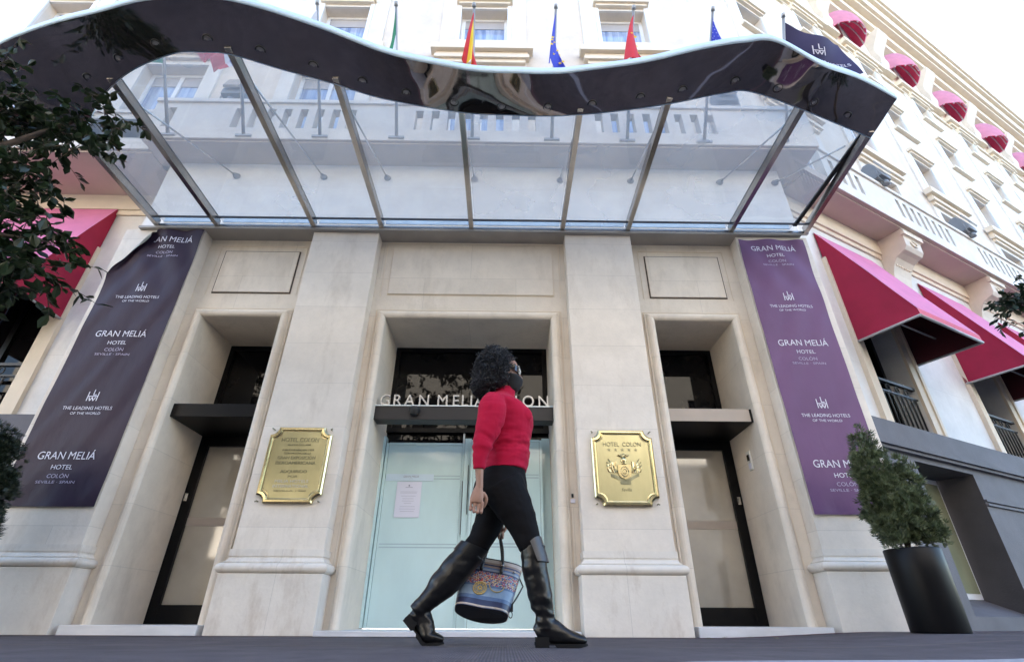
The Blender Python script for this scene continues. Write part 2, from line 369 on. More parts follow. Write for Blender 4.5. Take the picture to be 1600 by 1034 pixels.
# ------------------------------------------------------------------ hotel building
H = thing('hotel_building', (-.45, 5.2, 0), 'cream stone hotel with a columned entrance bay and a long receding side wing', 'building')
OPS = [(-3.50, -2.60), (-1.40, .50), (1.70, 2.60)]
ZT = 3.13
mb = MB()
xsx = [-4.68, -3.50, -2.60, -1.40, .50, 1.70, 2.60, 3.70]
for i in range(0, 8, 2): mb.box(xsx[i], xsx[i + 1], 5.03, 5.80, 0, ZT)
mb.box(-4.68, 3.70, 5.03, 5.80, ZT, 4.304)
mb.build('entrance_wall', 'stone', H)
mb = MB(); mb.box(-4.54, 3.65, 4.85, 5.60, 4.304, 5.444); mb.build('upper_bay_wall', 'white_ash', H)
mb = MB(); mb.box(-4.53, 3.64, 4.80, 5.03, 4.275, 4.304); mb.build('canopy_ledge', 'ledge', H)
def torus_prof(mb, x0, x1, yf, z0, z1, pr, ret, mi=0):
    """half-round base moulding round the front and both sides of a pier"""
    h = z1 - z0; prof = [(0, 0), (.03, 0)]
    prof += [(.030 + .048 * sin(pi * k / 10), h * .60 * (1 - cos(pi * k / 10)) / 2) for k in range(11)]
    prof += [(.036, h * .62), (.036, h * .68)] + [(.034 * (1 - sin(pi / 2 * k / 6)), h * .68 + (h * .62) * (1 - cos(pi / 2 * k / 6))) for k in range(7)]
    rs = [[(x0 - o, ret, z0 + z), (x0 - o, yf - o, z0 + z), (x1 + o, yf - o, z0 + z), (x1 + o, ret, z0 + z)] for o, z in prof]
    mb.rings(rs, mi, False, cap=False, closed=False)
def pier(name, x0, x1, mat, ret, zt0=.46, zt1=.60, label=None):
    mb = MB(); mb.box(x0, x1, 4.85, 5.03, zt1, 4.275); o = mb.build(name, mat, H, bevel=.006)
    mb = MB(); mb.box(x0 - .045, x1 + .045, 4.795, 5.03, 0, zt0); mb.build('plinth', 'stone_plinth', o, bevel=.006)
    mb = MB(); torus_prof(mb, x0, x1, 4.85, zt0, zt1, .085, ret); mb.box(x0 - .012, x1 + .012, 4.838, 5.03, zt1 - .002, zt1 + .055)
    mb.build('base_moulding', 'stone_plinth', o)
pier('pilaster', -2.40, -1.595, 'stone_pil', 5.03); pier('pilaster', .70, 1.515, 'stone_pil', 5.03)
pier('corner_pier', -4.70, -3.73, 'stone_pil', 5.03, .50, .63); pier('corner_pier', 2.83, 3.72, 'stone_pil', 5.03, .50, .63)
# architraves
def architrave(x0, x1, zt):
    prof = [(0, 0), (0, .045), (.012, .062), (.03, .072), (.05, .074), (.07, .066), (.085, .048), (.092, .03), (.095, .028), (.108, .028), (.108, 0)]
    mb = MB(); n = len(prof)
    paths = [[(x0 - a, 5.03 - o, .03) for a, o in prof], [(x0 - a, 5.03 - o, zt + a) for a, o in prof], [(x1 + a, 5.03 - o, zt + a) for a, o in prof], [(x1 + a, 5.03 - o, .03) for a, o in prof]]
    mb.rings(paths, 0, False, cap=False, closed=False)
    o = mb.build('door_architrave', 'stone', H)
    mb = MB(); mb.box(x0 - .128, x1 + .128, 5.022, 5.03, zt + .125, zt + .132); mb.box(x0 - .128, x0 - .121, 5.022, 5.03, .5, zt + .125); mb.box(x1 + .121, x1 + .128, 5.022, 5.03, .5, zt + .125)
    mb.build('shadow_bead', 'trim', o)
for a, b in OPS: architrave(a, b, ZT)
# wall panels
def wall_panel(x0, x1, z0, z1, dark):
    mb = MB(); mb.box(x0, x1, 5.010, 5.03, z0, z1); p = mb.build('wall_panel', 'stone', H, bevel=.004)
    mb = MB()
    w = .013 if dark else .006
    for a, b, c, d in ((x0 - w, x1 + w, z1, z1 + w), (x0 - w, x1 + w, z0 - w, z0), (x0 - w, x0, z0, z1), (x1, x1 + w, z0, z1)): mb.box(a, b, 5.021, 5.03, c, d)
    mb.build('panel_outline', 'bark' if dark else 'trim', p)
    g = .085
    mb = MB()
    for a, b, c, d in ((x0 - g, x1 + g, z1 + g, z1 + g + .006), (x0 - g, x0 - g + .006, z0 - .03, z1 + g), (x1 + g - .006, x1 + g, z0 - .03, z1 + g)): mb.box(a, b, 5.024, 5.03, c, d)
    mb.build('panel_border', 'trim', p)
wall_panel(-3.50, -2.595, 3.485, 4.085, True); wall_panel(1.715, 2.62, 3.475, 4.075, True); wall_panel(-1.43, .55, 3.48, 4.16, False)
# steps
for a, b, h, y in ((-3.62, -2.5, .075, 4.80), (-1.52, .62, .042, 4.70), (1.60, 2.72, .065, 4.80)):
    mb = MB(); mb.box(a, b, y, 5.80, 0, h + gz((a + b) / 2)); mb.build('door_step', 'marble', H, bevel=.004)
# doorways
def transom(x0, x1, z0, z1, mull=None, label=None):
    mb = MB(); y0, y1 = 5.72, 5.80; w = .055
    mb.box(x0, x1, y0, y1, z1 - w, z1); mb.box(x0, x1, y0, y1, z0, z0 + w); mb.box(x0, x0 + w, y0, y1, z0 + w, z1 - w); mb.box(x1 - w, x1, y0, y1, z0 + w, z1 - w)
    o = mb.build('transom_window', 'black', H)
    mb = MB(); mb.box(x0 + w, x1 - w, 5.755, 5.775, z0 + w, z1 - w); mb.build('pane', 'darkglass', o)
transom(-3.50, -2.60, 2.09, ZT); transom(-1.40, .50, 2.02, ZT); transom(1.70, 2.60, 2.08, ZT)
def side_door(x0, x1, hinge_right):
    mb = MB(); w = .10; y0, y1 = 5.70, 5.79
    mb.box(x0, x0 + w, y0, y1, .07, 1.95); mb.box(x1 - w, x1, y0, y1, .07, 1.95); mb.box(x0 + w, x1 - w, y0, y1, 1.83, 1.95); mb.box(x0 + w, x1 - w, y0, y1, .07, .24)
    o = mb.build('side_door', 'black', H, bevel=.004)
    mb = MB(); mb.box(x0 + w, x1 - w, 5.742, 5.765, .24, 1.83); p = mb.build('pane', 'paper', o)
    mb = MB(); mb.box(x0 + w, x1 - w, 5.736, 5.742, .98, 1.06); mb.build('glazing_band', 'barbeige', p)
    mb = MB(); xh = x1 - .07 if hinge_right else x0 + .035
    mb.box(xh, xh + .035, 5.665, 5.70, 1.22, 1.30); mb.box(xh + .008, xh + .024, 5.65, 5.665, 1.235, 1.285); mb.build('lock', 'chrome', o)
side_door(-3.50, -2.60, False); side_door(1.70, 2.60, True)
def header(x0, x1, z0, z1, yf, mats, face, yb=5.70):
    mb = MB(); mb.box(x0, x1, yf, yb, z0, z1); o = mb.build('door_header', mats, H, bevel=.004)
    if face:
        mb = MB(); mb.box(x0 + .002, x1 - .03, yf - .006, yf, z0 + .003, z1 - .002); mb.build('header_panel', face, o)
    return o
header(-3.50, -2.60, 1.945, 2.088, 5.045, 'black', None); header(1.70, 2.60, 1.935, 2.078, 5.045, 'black', 'barbeige')
hd = header(-1.40, .50, 1.95, 2.10, 5.10, 'bar', None, 5.26)
mb = MB(); mb.box(-1.40, .50, 5.092, 5.25, 2.10, 2.112); mb.build('header_top_strip', 'alu', hd)
# entrance sliding doors
def leaf(x0, x1, y, zt):
    mb = MB(); mb.box(x0, x1, y, y + .02, .05, zt); o = mb.build('sliding_door', 'frost', H)
    mb = MB()
    for z in (1.475, .77):
        mb = MB(); mb.box(x0 + .02, x1 - .012, y - .003, y, z, z + .012); mb.box(x0 + .02, x1 - .012, y - .002, y, z + .012, z + .030, 1); mb.box(x0 + .02, x1 - .012, y - .003, y, z + .030, z + .042); mb.build('frosted_line', ['frostline', 'frost'], o)
    mb = MB(); mb.box(x0 - .03, x0 - .002, y - .012, y + .025, .05, zt + .02); mb.box(x1 + .002, x1 + .028, y - .012, y + .025, .05, zt + .02); mb.box(x0, x1, y - .01, y + .022, zt, zt + .025); mb.build('door_rail', 'frost', o)
    return o
leaf(-1.335, -.50, 5.70, 1.86); leaf(-.36, .375, 5.62, 1.88)
mb = MB(); mb.box(-1.40, -1.372, 5.66, 5.79, .05, 1.95); mb.box(.408, .50, 5.70, 5.79, .05, 1.95); mb.box(-.468, -.394, 5.66, 5.70, .05, 1.93); mb.build('door_frame', 'frost', H)
mb = MB(); mb.box(-.476, -.471, 5.655, 5.70, .9, 1.45); mb.box(-.418, -.412, 5.64, 5.66, 1.1, 1.62); mb.box(.380, .386, 5.62, 5.645, .06, 1.6); mb.build('door_seal', 'wire', H)
mb = MB(); mb.box(-1.40, .50, 5.775, 5.795, .05, 2.02); mb.build('entrance_glazing', 'darkglass', H)
mb = MB(); mb.box(-.50, -.48, 5.74, 5.775, 1.88, 2.02); mb.build('glazing_mullion', 'alu', H)

# upper storeys -------------------------------------------------------------
mb_wall = MB(); mb_strip = MB(); mb_trim = MB()
ROWS = [(5.60, 7.72, .50), (8.40, 9.45, .40), (10.45, 11.35, .40), (12.40, 13.20, .38), (13.72, 14.85, .42)]
def storey_facade(fr, a0, a1, cols, strips=True):
    ops = [(c - w, c + w, z0, z1) for c in cols for z0, z1, w in ROWS]
    mbw = MB(); mbw.facade(fr, a0, a1, 5.444, 15.3, ops, 0, .22); mbw.build('upper_wall', 'cream', H)
    for c in cols:
        o2 = [o for o in ops if c - .6 < o[0] < c + .6]
        ms = MB(); ms.facade(fr, c - .72, c + .72, 5.444, 13.38, o2, .035, .0345, 0)
        for s_ in (-.72, .72): ms.face([fr(c + s_, 5.444, 0), fr(c + s_, 5.444, .035), fr(c + s_, 13.38, .035), fr(c + s_, 13.38, 0)])
        ms.build('window_bay_surround', 'white', H)
        for r, (z0, z1, w) in enumerate(ROWS):
            m1 = MB(); f = .055; d0, d1 = -.20, -.15
            m1.fbox(fr, c - w, c + w, z1 - f, z1, d0, d1); m1.fbox(fr, c - w, c + w, z0, z0 + f, d0, d1)
            m1.fbox(fr, c - w, c - w + f, z0 + f, z1 - f, d0, d1); m1.fbox(fr, c + w - f, c + w, z0 + f, z1 - f, d0, d1)
            if r == 0: m1.fbox(fr, c - .03, c + .03, z0 + f, z1 - f, d0, d1)
            wo = m1.build('window', 'winframe', H)
            m1 = MB(); m1.fbox(fr, c - w + f, c + w - f, z0 + f, z1 - f, -.19, -.175); m1.build('pane', 'pane', wo)
            m1 = MB(); m1.fbox(fr, c - w + f, c + w - f, z1 - f - .22, z1 - f, -.172, -.165); m1.build('blind', 'blind', wo)
            m1 = MB()
            if r == 0:    # pediment over the balcony window
                m1.fbox(fr, c - .70, c + .70, 7.82, 7.90, .035, .09); m1.fbox(fr, c - .76, c + .76, 7.90, 7.98, .035, .13); m1.fbox(fr, c - .74, c + .74, 7.98, 8.06, .035, .11); m1.fbox(fr, c - .82, c + .82, 8.06, 8.20, .035, .18)
                m1.build('pediment', 'trim', wo)
            elif r < 4:
                m1.fbox(fr, c - w - .10, c + w + .10, z0 - .10, z0 - .03, .035, .12)
                if r == 1: m1.fbox(fr, c - .58, c + .58, 8.2, 8.30, .035, .15)
                m1.build('sill', 'trim', wo)
                m1 = MB(); m1.fbox(fr, c - w - .05, c + w + .05, z1 + .06, z1 + .12, .035, .10); m1.fbox(fr, c - w - .09, c + w + .09, z1 + .12, z1 + .20, .035, .14); m1.build('lintel', 'trim', wo)
                for q in (c - w - .06, c + w + .002): m1 = MB(); m1.fbox(fr, q, q + .058, z0, z1 + .06, .035, .055); m1.build('jamb_moulding', 'winframe', wo)
        m1 = MB(); m1.fbox(fr, c - .80, c + .80, 13.40, 13.50, 0, .10); m1.fbox(fr, c - .92, c + .92, 13.50, 13.66, 0, .17); m1.fbox(fr, c - .5, c - .38, 13.2, 13.40, .035, .09); m1.fbox(fr, c + .38, c + .5, 13.2, 13.40, .035, .09)
        m1.build('attic_ledge', 'trim', H)
CC = [-7.65, -5.25, -2.85, -.45, 1.95]; CWC = [.79 + 2.6 * k for k in range(8)]
storey_facade(FC, -16, 3.19, CC); storey_facade(FW, -1.245, 20.6, CWC)
# thin courses between the bays
for fr, cols, a0, a1 in ((FC, CC, -16, 3.19), (FW, CWC, -1.245, 20.6)):
    m1 = MB(); m1.fbox(fr, a0, a1, 13.30, 13.36, 0, .05); m1.fbox(fr, a0, a1, 5.444, 5.62, -.02, .06); m1.build('string_course', 'trim', H)
    for c in [x + 1.3 for x in cols]:   # scroll brackets under the cornice
        m1 = MB(); pr_ = [(-.01, 13.92)] + [(.10 + .30 * (k / 16) ** 1.8 + .055 * sin(k / 16 * 8.5), 13.92 + 1.36 * k / 16) for k in range(17)] + [(-.01, 15.28)]
        m1.prism(pr_, c - .25, c + .25, lambda q, z, h: fr(h, z, q)); o = m1.build('scroll_bracket', 'cream', H, bevel=.01)
        m1 = MB(); m1.fbox(fr, c - .32, c + .32, 13.72, 13.90, 0, .14); m1.build('bracket_foot', 'trim', o)
    m1 = MB()
    for z0, z1, o in ((15.3, 15.55, .22), (15.55, 15.85, .34), (15.85, 16.0, .50), (16.0, 16.45, .58), (16.45, 16.65, .68), (16.65, 17.0, .74), (17.0, 17.15, .70)): m1.fbox(fr, a0, a1 - 1.0 if fr is FW else a1, z0, z1, -.4, o)
    m1.build('cornice', 'trim', H)
m1 = MB(); m1.fbox(FW, 19.6, 27, 5.444, 15.9, -3, -.35); m1.build('far_block', 'cream', H)
m1 = MB(); m1.hexa([FC(-16, 5.45, -.3), FC(3.0, 5.45, -.3), (3.0, 16, 5.45), (-16, 16, 5.45), FC(-16, 15.4, -.3), FC(3.0, 15.4, -.3), (3.0, 16, 15.4), (-16, 16, 15.4)])
m1.hexa([FW(-1, 5.45, -.4), FW(27, 5.45, -.4), FW(27, 5.45, -9), FW(-1, 5.45, -9), FW(-1, 15.4, -.4), FW(27, 15.4, -.4), FW(27, 15.4, -9), FW(-1, 15.4, -9)])
m1.build('building_core', 'cream', H)
# balconies
m1 = MB(); m1.box(-4.72, 4.02, 4.457, 5.02, 5.468, 5.62); m1.box(-4.70, 4.0, 4.485, 5.0, 5.444, 5.4675)
m1.box(-16, -4.73, 4.65, 5.51, 5.469, 5.615); m1.box(-16, -4.71, 4.68, 5.51, 5.443, 5.4685)
m1.fbox(FW, -.55, 20.6, 5.472, 5.61, -.1, .48); m1.fbox(FW, -.5, 20.5, 5.446, 5.472, -.1, .43)
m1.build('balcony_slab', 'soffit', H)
def parapet(fr, a0, a1, groups, o1, name='balustrade'):
    m1 = MB(); z0, z1, zs0, zs1 = 5.475, 6.22, 5.68, 6.06
    m1.fbox(fr, a0, a1, z0, zs0, o1 - .12, o1); m1.fbox(fr, a0, a1, zs1, z1 - .06, o1 - .12, o1); m1.fbox(fr, a0, a1, z1 - .06, z1, o1 - .15, o1 + .03)
    ed = [a0]
    for g in groups:
        for k in range(8):
            c = g - 3.5 * .215 + k * .215
            if a0 < c - .06 and c + .06 < a1: ed += [c - .052, c + .052]
    ed.append(a1)
    for i in range(0, len(ed), 2): m1.fbox(fr, ed[i], ed[i + 1], zs0, zs1, o1 - .12, o1)
    m1.build(name, 'white', H)
parapet(FC, -4.74, 4.03, CC, .50); parapet(FL, -16, -4.75, [-5.6, -8, -10.4], .88); parapet(FW, .02, 20.6, [.15 + 2.58 * k for k in range(8)], .49)
m1 = MB(); m1.box(3.93, 4.03, 4.52, 5.3, 5.475, 6.2); m1.build('balustrade_return', 'white', H)
# street level of the wing and of the left side
def street_level(fr, a0, a1, wins, cw, left=False):
    ops = [(c - cw, c + cw, 2.085, 4.35) for c in wins]
    m1 = MB(); m1.facade(fr, a0, a1, 2.0, 5.5, ops, 0, .34); m1.build('ground_floor_wall', 'white_ash', H)
    m1 = MB(); m1.fbox(fr, a0, a1, 5.18, 5.444, 0, .06); m1.fbox(fr, a0, a1, 5.10, 5.18, 0, .03); m1.build('frieze', 'trim', H)
    for c in wins:
        m1 = MB()
        for sgn in (-1, 1):
            m1.fbox(fr, *(sorted((c + sgn * cw, c + sgn * (cw + .20)))), 2.088, 4.5, 0, .035)
            m1.fbox(fr, *(sorted((c + sgn * (cw + .14), c + sgn * (cw + .20)))), 2.088, 4.5, .035, .055)
        m1.fbox(fr, c - cw, c + cw, 4.35, 4.5, 0, .035); m1.build('window_surround', 'trim', H)
        m1 = MB(); f = .07
        m1.fbox(fr, c - cw, c - cw + f, 2.085, 4.35, -.33, -.27); m1.fbox(fr, c + cw - f, c + cw, 2.085, 4.35, -.33, -.27); m1.fbox(fr, c - cw + f, c + cw - f, 4.28, 4.35, -.33, -.27); m1.fbox(fr, c - cw + f, c + cw - f, 2.085, 2.2, -.33, -.27); m1.fbox(fr, c - .035, c + .035, 2.2, 4.28, -.33, -.27)
        wo = m1.build('french_window', 'black', H)
        m1 = MB(); m1.fbox(fr, c - cw + f, c + cw - f, 2.2, 4.28, -.32, -.305); m1.build('pane', 'darkglass', wo)
        m1 = MB(); zt, zb = 2.74, 2.13
        m1.fbox(fr, c - cw, c + cw, zt, zt + .035, -.06, -.01); m1.fbox(fr, c - cw, c + cw, zt - .135, zt - .115, -.05, -.02); m1.fbox(fr, c - cw, c + cw, zb, zb + .02, -.05, -.02)
        nb = 9
        for k in range(nb):
            s = c - cw + .05 + (2 * cw - .1) * k / (nb - 1)
            m1.tube([fr(s, zb, -.035), fr(s, zt - .17, -.035), fr(s, zt - .12, -.03)], .011, 6)
            if k < nb - 1:
                st = (2 * cw - .1) / (nb - 1)
                m1.tube([fr(s + st / 2 - st / 2 * cos(a), zt - .19 + .055 * sin(a), -.035) for a in [pi * q / 6 for q in range(7)]], .007, 5)
                if k % 2 == 0: m1.tube([fr(s + st / 2 + .04 * cos(a), zt - .057 + .045 * sin(a), -.035) for a in [2 * pi * q / 12 for q in range(13)]], .008, 5)
        m1.build('window_railing', 'iron', wo)
WG = [.72 + 2.68 * k for k in range(7)]; LG = [-6.42, -9.1]
street_level(FW, -1.0, 20.6, WG, .46); street_level(FL, -16, -4.5, LG, .66)
# consoles under the balcony
def console(fr, c):
    m1 = MB(); prof = [(0, 4.62), (.05, 4.60), (.07, 4.66), (.10, 4.80), (.15, 4.93), (.22, 5.02), (.30, 5.06), (.36, 5.08), (.40, 5.14), (.41, 5.30), (.43, 5.32), (.43, 5.444), (0, 5.444)]
    m1.prism([(o, z) for o, z in prof], c - .24, c + .24, lambda a, b, h: fr(h, b, a)); o = m1.build('console', 'cream', H, bevel=.006)
    for k in range(6): m1 = MB(); m1.fbox(fr, c - .18 + .07 * k - .014, c - .18 + .07 * k + .014, 4.92, 4.97, .10, .165); m1.build('console_drop', 'trim', o)
    m1 = MB(); m1.fbox(fr, c - .27, c + .27, 5.32, 5.40, .40, .45); m1.build('console_cap', 'trim', o)
    m1 = MB(); m1.tube([fr(c + .09 * cos(a), 5.22 + .05 * sin(a), .412) for a in [2 * pi * q / 14 for q in range(15)]], .012, 5); m1.build('console_ornament', 'trim', o)
for k in range(5): console(FW, 2.06 + 2.66 * k)
console(FL, -7.75)
# grey plinth storey
def grey_base(fr, a0, a1, wins):
    ops = [(c - .62, c + .62, .16, 1.66) for c in wins]
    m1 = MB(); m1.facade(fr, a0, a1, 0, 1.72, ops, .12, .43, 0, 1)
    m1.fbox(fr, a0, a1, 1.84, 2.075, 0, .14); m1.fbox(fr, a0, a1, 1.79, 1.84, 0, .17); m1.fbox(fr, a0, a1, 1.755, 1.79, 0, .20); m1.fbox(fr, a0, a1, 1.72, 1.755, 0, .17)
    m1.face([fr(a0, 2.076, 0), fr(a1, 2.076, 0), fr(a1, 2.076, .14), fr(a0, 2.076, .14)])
    m1.build('grey_base_wall', ['grey', 'grey_shaded'], H)
    for c in wins:
        m1 = MB(); m1.fbox(fr, c - .62, c + .60, .34, 1.66, -.31, -.27); wo = m1.build('basement_window', 'winframe', H)
        m1 = MB(); m1.fbox(fr, c - .56, c + .565, .40, 1.6, -.268, -.262); m1.build('pane', 'greenglass', wo)
        m1 = MB(); m1.hexa([fr(c - .62, .02, -.31), fr(c + .62, .02, -.31), fr(c + .62, .02, .10), fr(c - .62, .02, .10), fr(c - .62, .35, -.31), fr(c + .62, .35, -.31), fr(c + .62, .17, .10), fr(c - .62, .17, .10)]); m1.build('sloped_sill', 'grey', wo)
    for i in range(len(wins)):
        x0 = wins[i] + .62; x1 = wins[i + 1] - .62 if i + 1 < len(wins) else a1
        x0, x1 = min(x0, x1), max(x0, x1)
        for z in (1.30, 1.345): m1 = MB(); m1.fbox(fr, x0 + .002, x1 - .002, z, z + .025, .12, .145); m1.build('base_band', 'grey', H)
        m1 = MB(); m1.fbox(fr, x0 + .002, x1 - .002, 0, .34, .12, .20); m1.fbox(fr, x0 + .002, x1 - .002, .34, .40, .12, .22); m1.build('base_course', 'grey', H)
grey_base(FW, -.9, 20.6, [.78 + 2.68 * k for k in range(7)]); grey_base(FL, -16, -4.5, [-6.4, -9.1])

# ------------------------------------------------------------------ name sign on the header
SG = thing('hotel_name_sign', (-.45, 5.12, 2.112), 'row of pale metal capitals standing on the dark header over the centre doors', 'sign')
xpos = [('G', -1.305), ('R', -1.178), ('A', -1.045), ('N', -.890), ('M', -.690), ('E', -.548), ('L', -.452), ('I', -.380), ('A', -.290), ('C', -.135), ('O', .008), ('L', .125), ('O', .235), ('N', .400)]
for ch, x in xpos:
    m1 = MB(); add_text(m1, ch, .182, lambda a, b, c: (x + a * .92, 5.125 - c, 2.113 + b), extrude=.012); m1.build('letter', 'letter', SG)
# dome camera and small wall fittings
m1 = MB(); m1.lathe([(0.001, -.055), (.03, -.05), (.048, -.03), (.055, 0), (.06, .02), (.055, .03)], (-.975, 5.075, 2.04), 20); m1.box(-1.0, -.95, 5.06, 5.10, 2.05, 2.09)
tag(m1.build('dome_camera', 'wire'), 'small black dome camera fixed on the front of the dark header under the steel letters', 'camera')
I = thing('door_intercom', (2.555, 5.3, 1.52), 'small pale intercom plate on the right stone jamb beside the papered right side door', 'intercom')
m1 = MB(); m1.box(2.582, 2.60, 5.27, 5.35, 1.50, 1.70); m1.build('plate', 'whiteplastic', I, bevel=.004)
m1 = MB(); m1.box(2.574, 2.582, 5.29, 5.33, 1.60, 1.66); m1.build('lens', 'lens', I)
m1 = MB(); m1.box(2.578, 2.582, 5.285, 5.335, 1.515, 1.57); m1.build('name_card', 'sheet', I)
I = thing('door_sensor', (.645, 4.99, 1.10), 'tiny white sensor card with a black eye on the stone right of the entrance', 'sensor')
m1 = MB(); m1.box(.625, .67, 5.015, 5.03, 1.10, 1.135); m1.build('card', 'sheet', I)
m1 = MB(); m1.box(.638, .656, 5.012, 5.03, 1.15, 1.185); m1.build('eye', 'lens', I)
# notice on the door
Nn = thing('paper_notice', (-1.06, 5.69, 1.07), 'white printed notice taped on the left leaf of the frosted entrance door', 'notice')
m1 = MB(); m1.box(-1.195, -.925, 5.690, 5.694, 1.07, 1.445); m1.build('sheet', 'sheet', Nn)
m1 = MB(); m1.box(-1.325, -.80, 5.692, 5.696, 1.455, 1.53); m1.build('header_strip', 'rim', Nn)
m1 = MB(); add_text(m1, 'GRAN MELIÁ', .03, lambda a, b, c: (-1.05 + a, 5.690, 1.492 + b)); m1.build('heading', 'ink', Nn)
m1 = MB(); add_text(m1, 'HOTEL', .010, lambda a, b, c: (-1.05 + a, 5.690, 1.476 + b), space=1.6); m1.build('heading', 'ink', Nn)
for z, w in ((1.335, .19), (1.322, .18), (1.29, .16), (1.262, .12), (1.238, .13), (1.215, .08), (1.18, .16), (1.155, .17), (1.13, .15)):
    m1 = MB(); m1.box(-1.06 - w / 2, -1.06 + w / 2, 5.6885, 5.6895, z, z + .004); m1.build('print_line', 'inkpale', Nn)
m1 = MB(); m1.box(-1.068, -1.052, 5.6885, 5.6895, 1.395, 1.412); m1.box(-1.10, -1.02, 5.6885, 5.6895, 1.382, 1.386); m1.build('print', 'ink', Nn)

# ------------------------------------------------------------------ brass plaques
def plaque_outline(w, h, r, n=8):
    pts = []
    for cx_, cz_, a0 in ((w, h, 270), (-w, h, 0), (-w, -h, 90), (w, -h, 180)):
        # concave quarter circle round each corner
        a = [R(a0 - 90 * k / n) for k in range(n + 1)]
        pts += [(cx_ + r * cos(t), cz_ + r * sin(t)) for t in a]
    return pts
def plaque(xc, zc, label):
    P = thing('brass_plaque', (xc, 4.85, zc - .36), label, 'plaque', 'brass plaques on the pilasters'); w, h = .30, .36
    mb = MB(); base = plaque_outline(w, h, .075)
    levels = [(0, 0.0), (0, .030), (.012, .042), (.028, .044), (.036, .030), (.044, .028)]
    rs = []
    for ins, d in levels:
        k = plaque_outline(w - ins, h - ins, .075); rs.append([(xc + a, 4.849 - d, zc + b) for a, b in k])
    mb.rings(rs, 0, False, cap=False)
    mb.build('frame', 'brass', P)
    mb = MB(); k = plaque_outline(w - .046, h - .046, .075); mb.face([(xc + a, 4.849 - .027, zc + b) for a, b in k][::-1]); mb.build('face_plate', 'brass_face', P)
    mb = MB()
    for sx, sz in ((-1, 1), (1, 1), (-1, -1), (1, -1)):
        p = Vector((xc + sx * (w - .02), 4.849, zc + sz * (h - .02))); mb = MB(); mb.tube([p, p + Vector((0, -.03, 0)), p + Vector((sx * .015, -.035, sz * .008))], .006, 8); mb.build('screw', 'brass_etch', P)
    
    return P
def etch(P, lines, xc, zc, mat='brass_etch'):
    for t, size, dz, width in lines:
        mb = MB(); add_text(mb, t, size, lambda a, b, c: (xc + a, 4.8185 - c, zc + dz + b), extrude=.002, width=width); mb.build('engraved_line', mat, P)
P = plaque(-2.0, 1.40, 'brass plaque on the left pilaster engraved with lines of Spanish text only')
etch(P, [('HOTEL COLON', .058, .215, .36), ('ALFONSO XIII', .022, .178, .22), ('INAUGURADO EN 1929', .026, .125, .30), ('CON MOTIVO DE LA', .026, .093, .26), ('GRAN EXPOSICION', .044, .045, .36), ('IBEROAMERICANA', .044, -.005, .38), ('ADQUIRIDO', .042, -.085, .25), ('POR', .032, -.128, .09), ('SEVILLA 1988', .02, -.255, .30)], -2.0, 1.40)
etch(P, [('MELIA HOTELS', .040, -.175, .31), ('INTERNATIONAL', .040, -.22, .33)], -2.0, 1.40, 'silver_etch')
P = plaque(1.13, 1.395, 'brass plaque on the right pilaster with five stars over a crest with flags')
etch(P, [('HOTEL  COLON', .060, .20, .37)], 1.13, 1.395, 'brass_etch')
def star(mb, cx_, cz_, r, y, d, mi=0, rot=0):
    pts = [(cx_ + (r if k % 2 == 0 else r * .42) * sin(pi * k / 5 + rot), cz_ + (r if k % 2 == 0 else r * .42) * cos(pi * k / 5 + rot)) for k in range(10)]
    mb.prism(pts, 0, d, lambda a, b, h: (a, y - h, b), mi)
for k in range(5): mb = MB(); star(mb, 1.13 - .13 + .065 * k, 1.395 + .165, .018, 4.8215, .003); mb.build('star', 'brass_etch', P)
mb = MB(); xc, zc = 1.13, 1.395
mb.prism([(xc - .062, zc + .02), (xc + .062, zc + .02), (xc + .062, zc - .075), (xc + .04, zc - .10), (xc, zc - .118), (xc - .04, zc - .10), (xc - .062, zc - .075)], 0, .012, lambda a, b, h: (a, 4.822 - h, b))
mb.tube([(xc + .036 * cos(a), 4.808, zc - .045 + .046 * sin(a)) for a in [2 * pi * q / 20 for q in range(21)]], .005, 6); mb.tube([(xc + .016 * cos(a), 4.808, zc - .045 + .022 * sin(a)) for a in [2 * pi * q / 14 for q in range(15)]], .005, 6)
for sgn in (-1, 1):
    for q, (dx, dz, ln) in enumerate(((.15, .075, .0), (.165, .045, 0), (.17, .015, 0))):
        mb.tube([(xc + sgn * .05, 4.815, zc - .07), (xc + sgn * dx, 4.812, zc + dz)], .004, 6)
    mb.grid(lambda u, v: (xc + sgn * (.068 + .085 * u + .012 * sin(v * 3)), 4.815 - .006 * sin(u * 14 + v * 3), zc + .055 - .03 * u - .115 * v * (1 - .35 * u)), 10, 6)
mb.lathe([(.001, .095), (.018, .09), (.026, .07), (.03, .055), (.022, .045), (.024, .03), (.02, .02), (.001, .018)], (xc, 4.816, zc), 14, sy=.5)
for k in range(5): mb.tube([(xc + .004, 4.814, zc + .085), (xc - .04 + .02 * k, 4.81, zc + .125 - .006 * abs(k - 2)), (xc - .052 + .026 * k, 4.812, zc + .110)], .007, 6)
mb.build('crest', 'brass', P)
mb = MB(); mb.grid(lambda u, v: (xc - .135 + .27 * u, 4.818 - .004 * sin(u * 12), zc - .095 - .045 * sin(pi * u) + .030 * v + .01 * sin(u * 9)), 24, 2); mb.grid(lambda u, v: (xc - .05 + .10 * u, 4.816, zc - .165 + .03 * v), 6, 1); add_text(mb, 'Sevilla', .04, lambda a, b, c: (xc + a + .25 * b, 4.8185 - c, zc - .225 + b), extrude=.002); mb.build('ribbon', 'brass_etch', P)

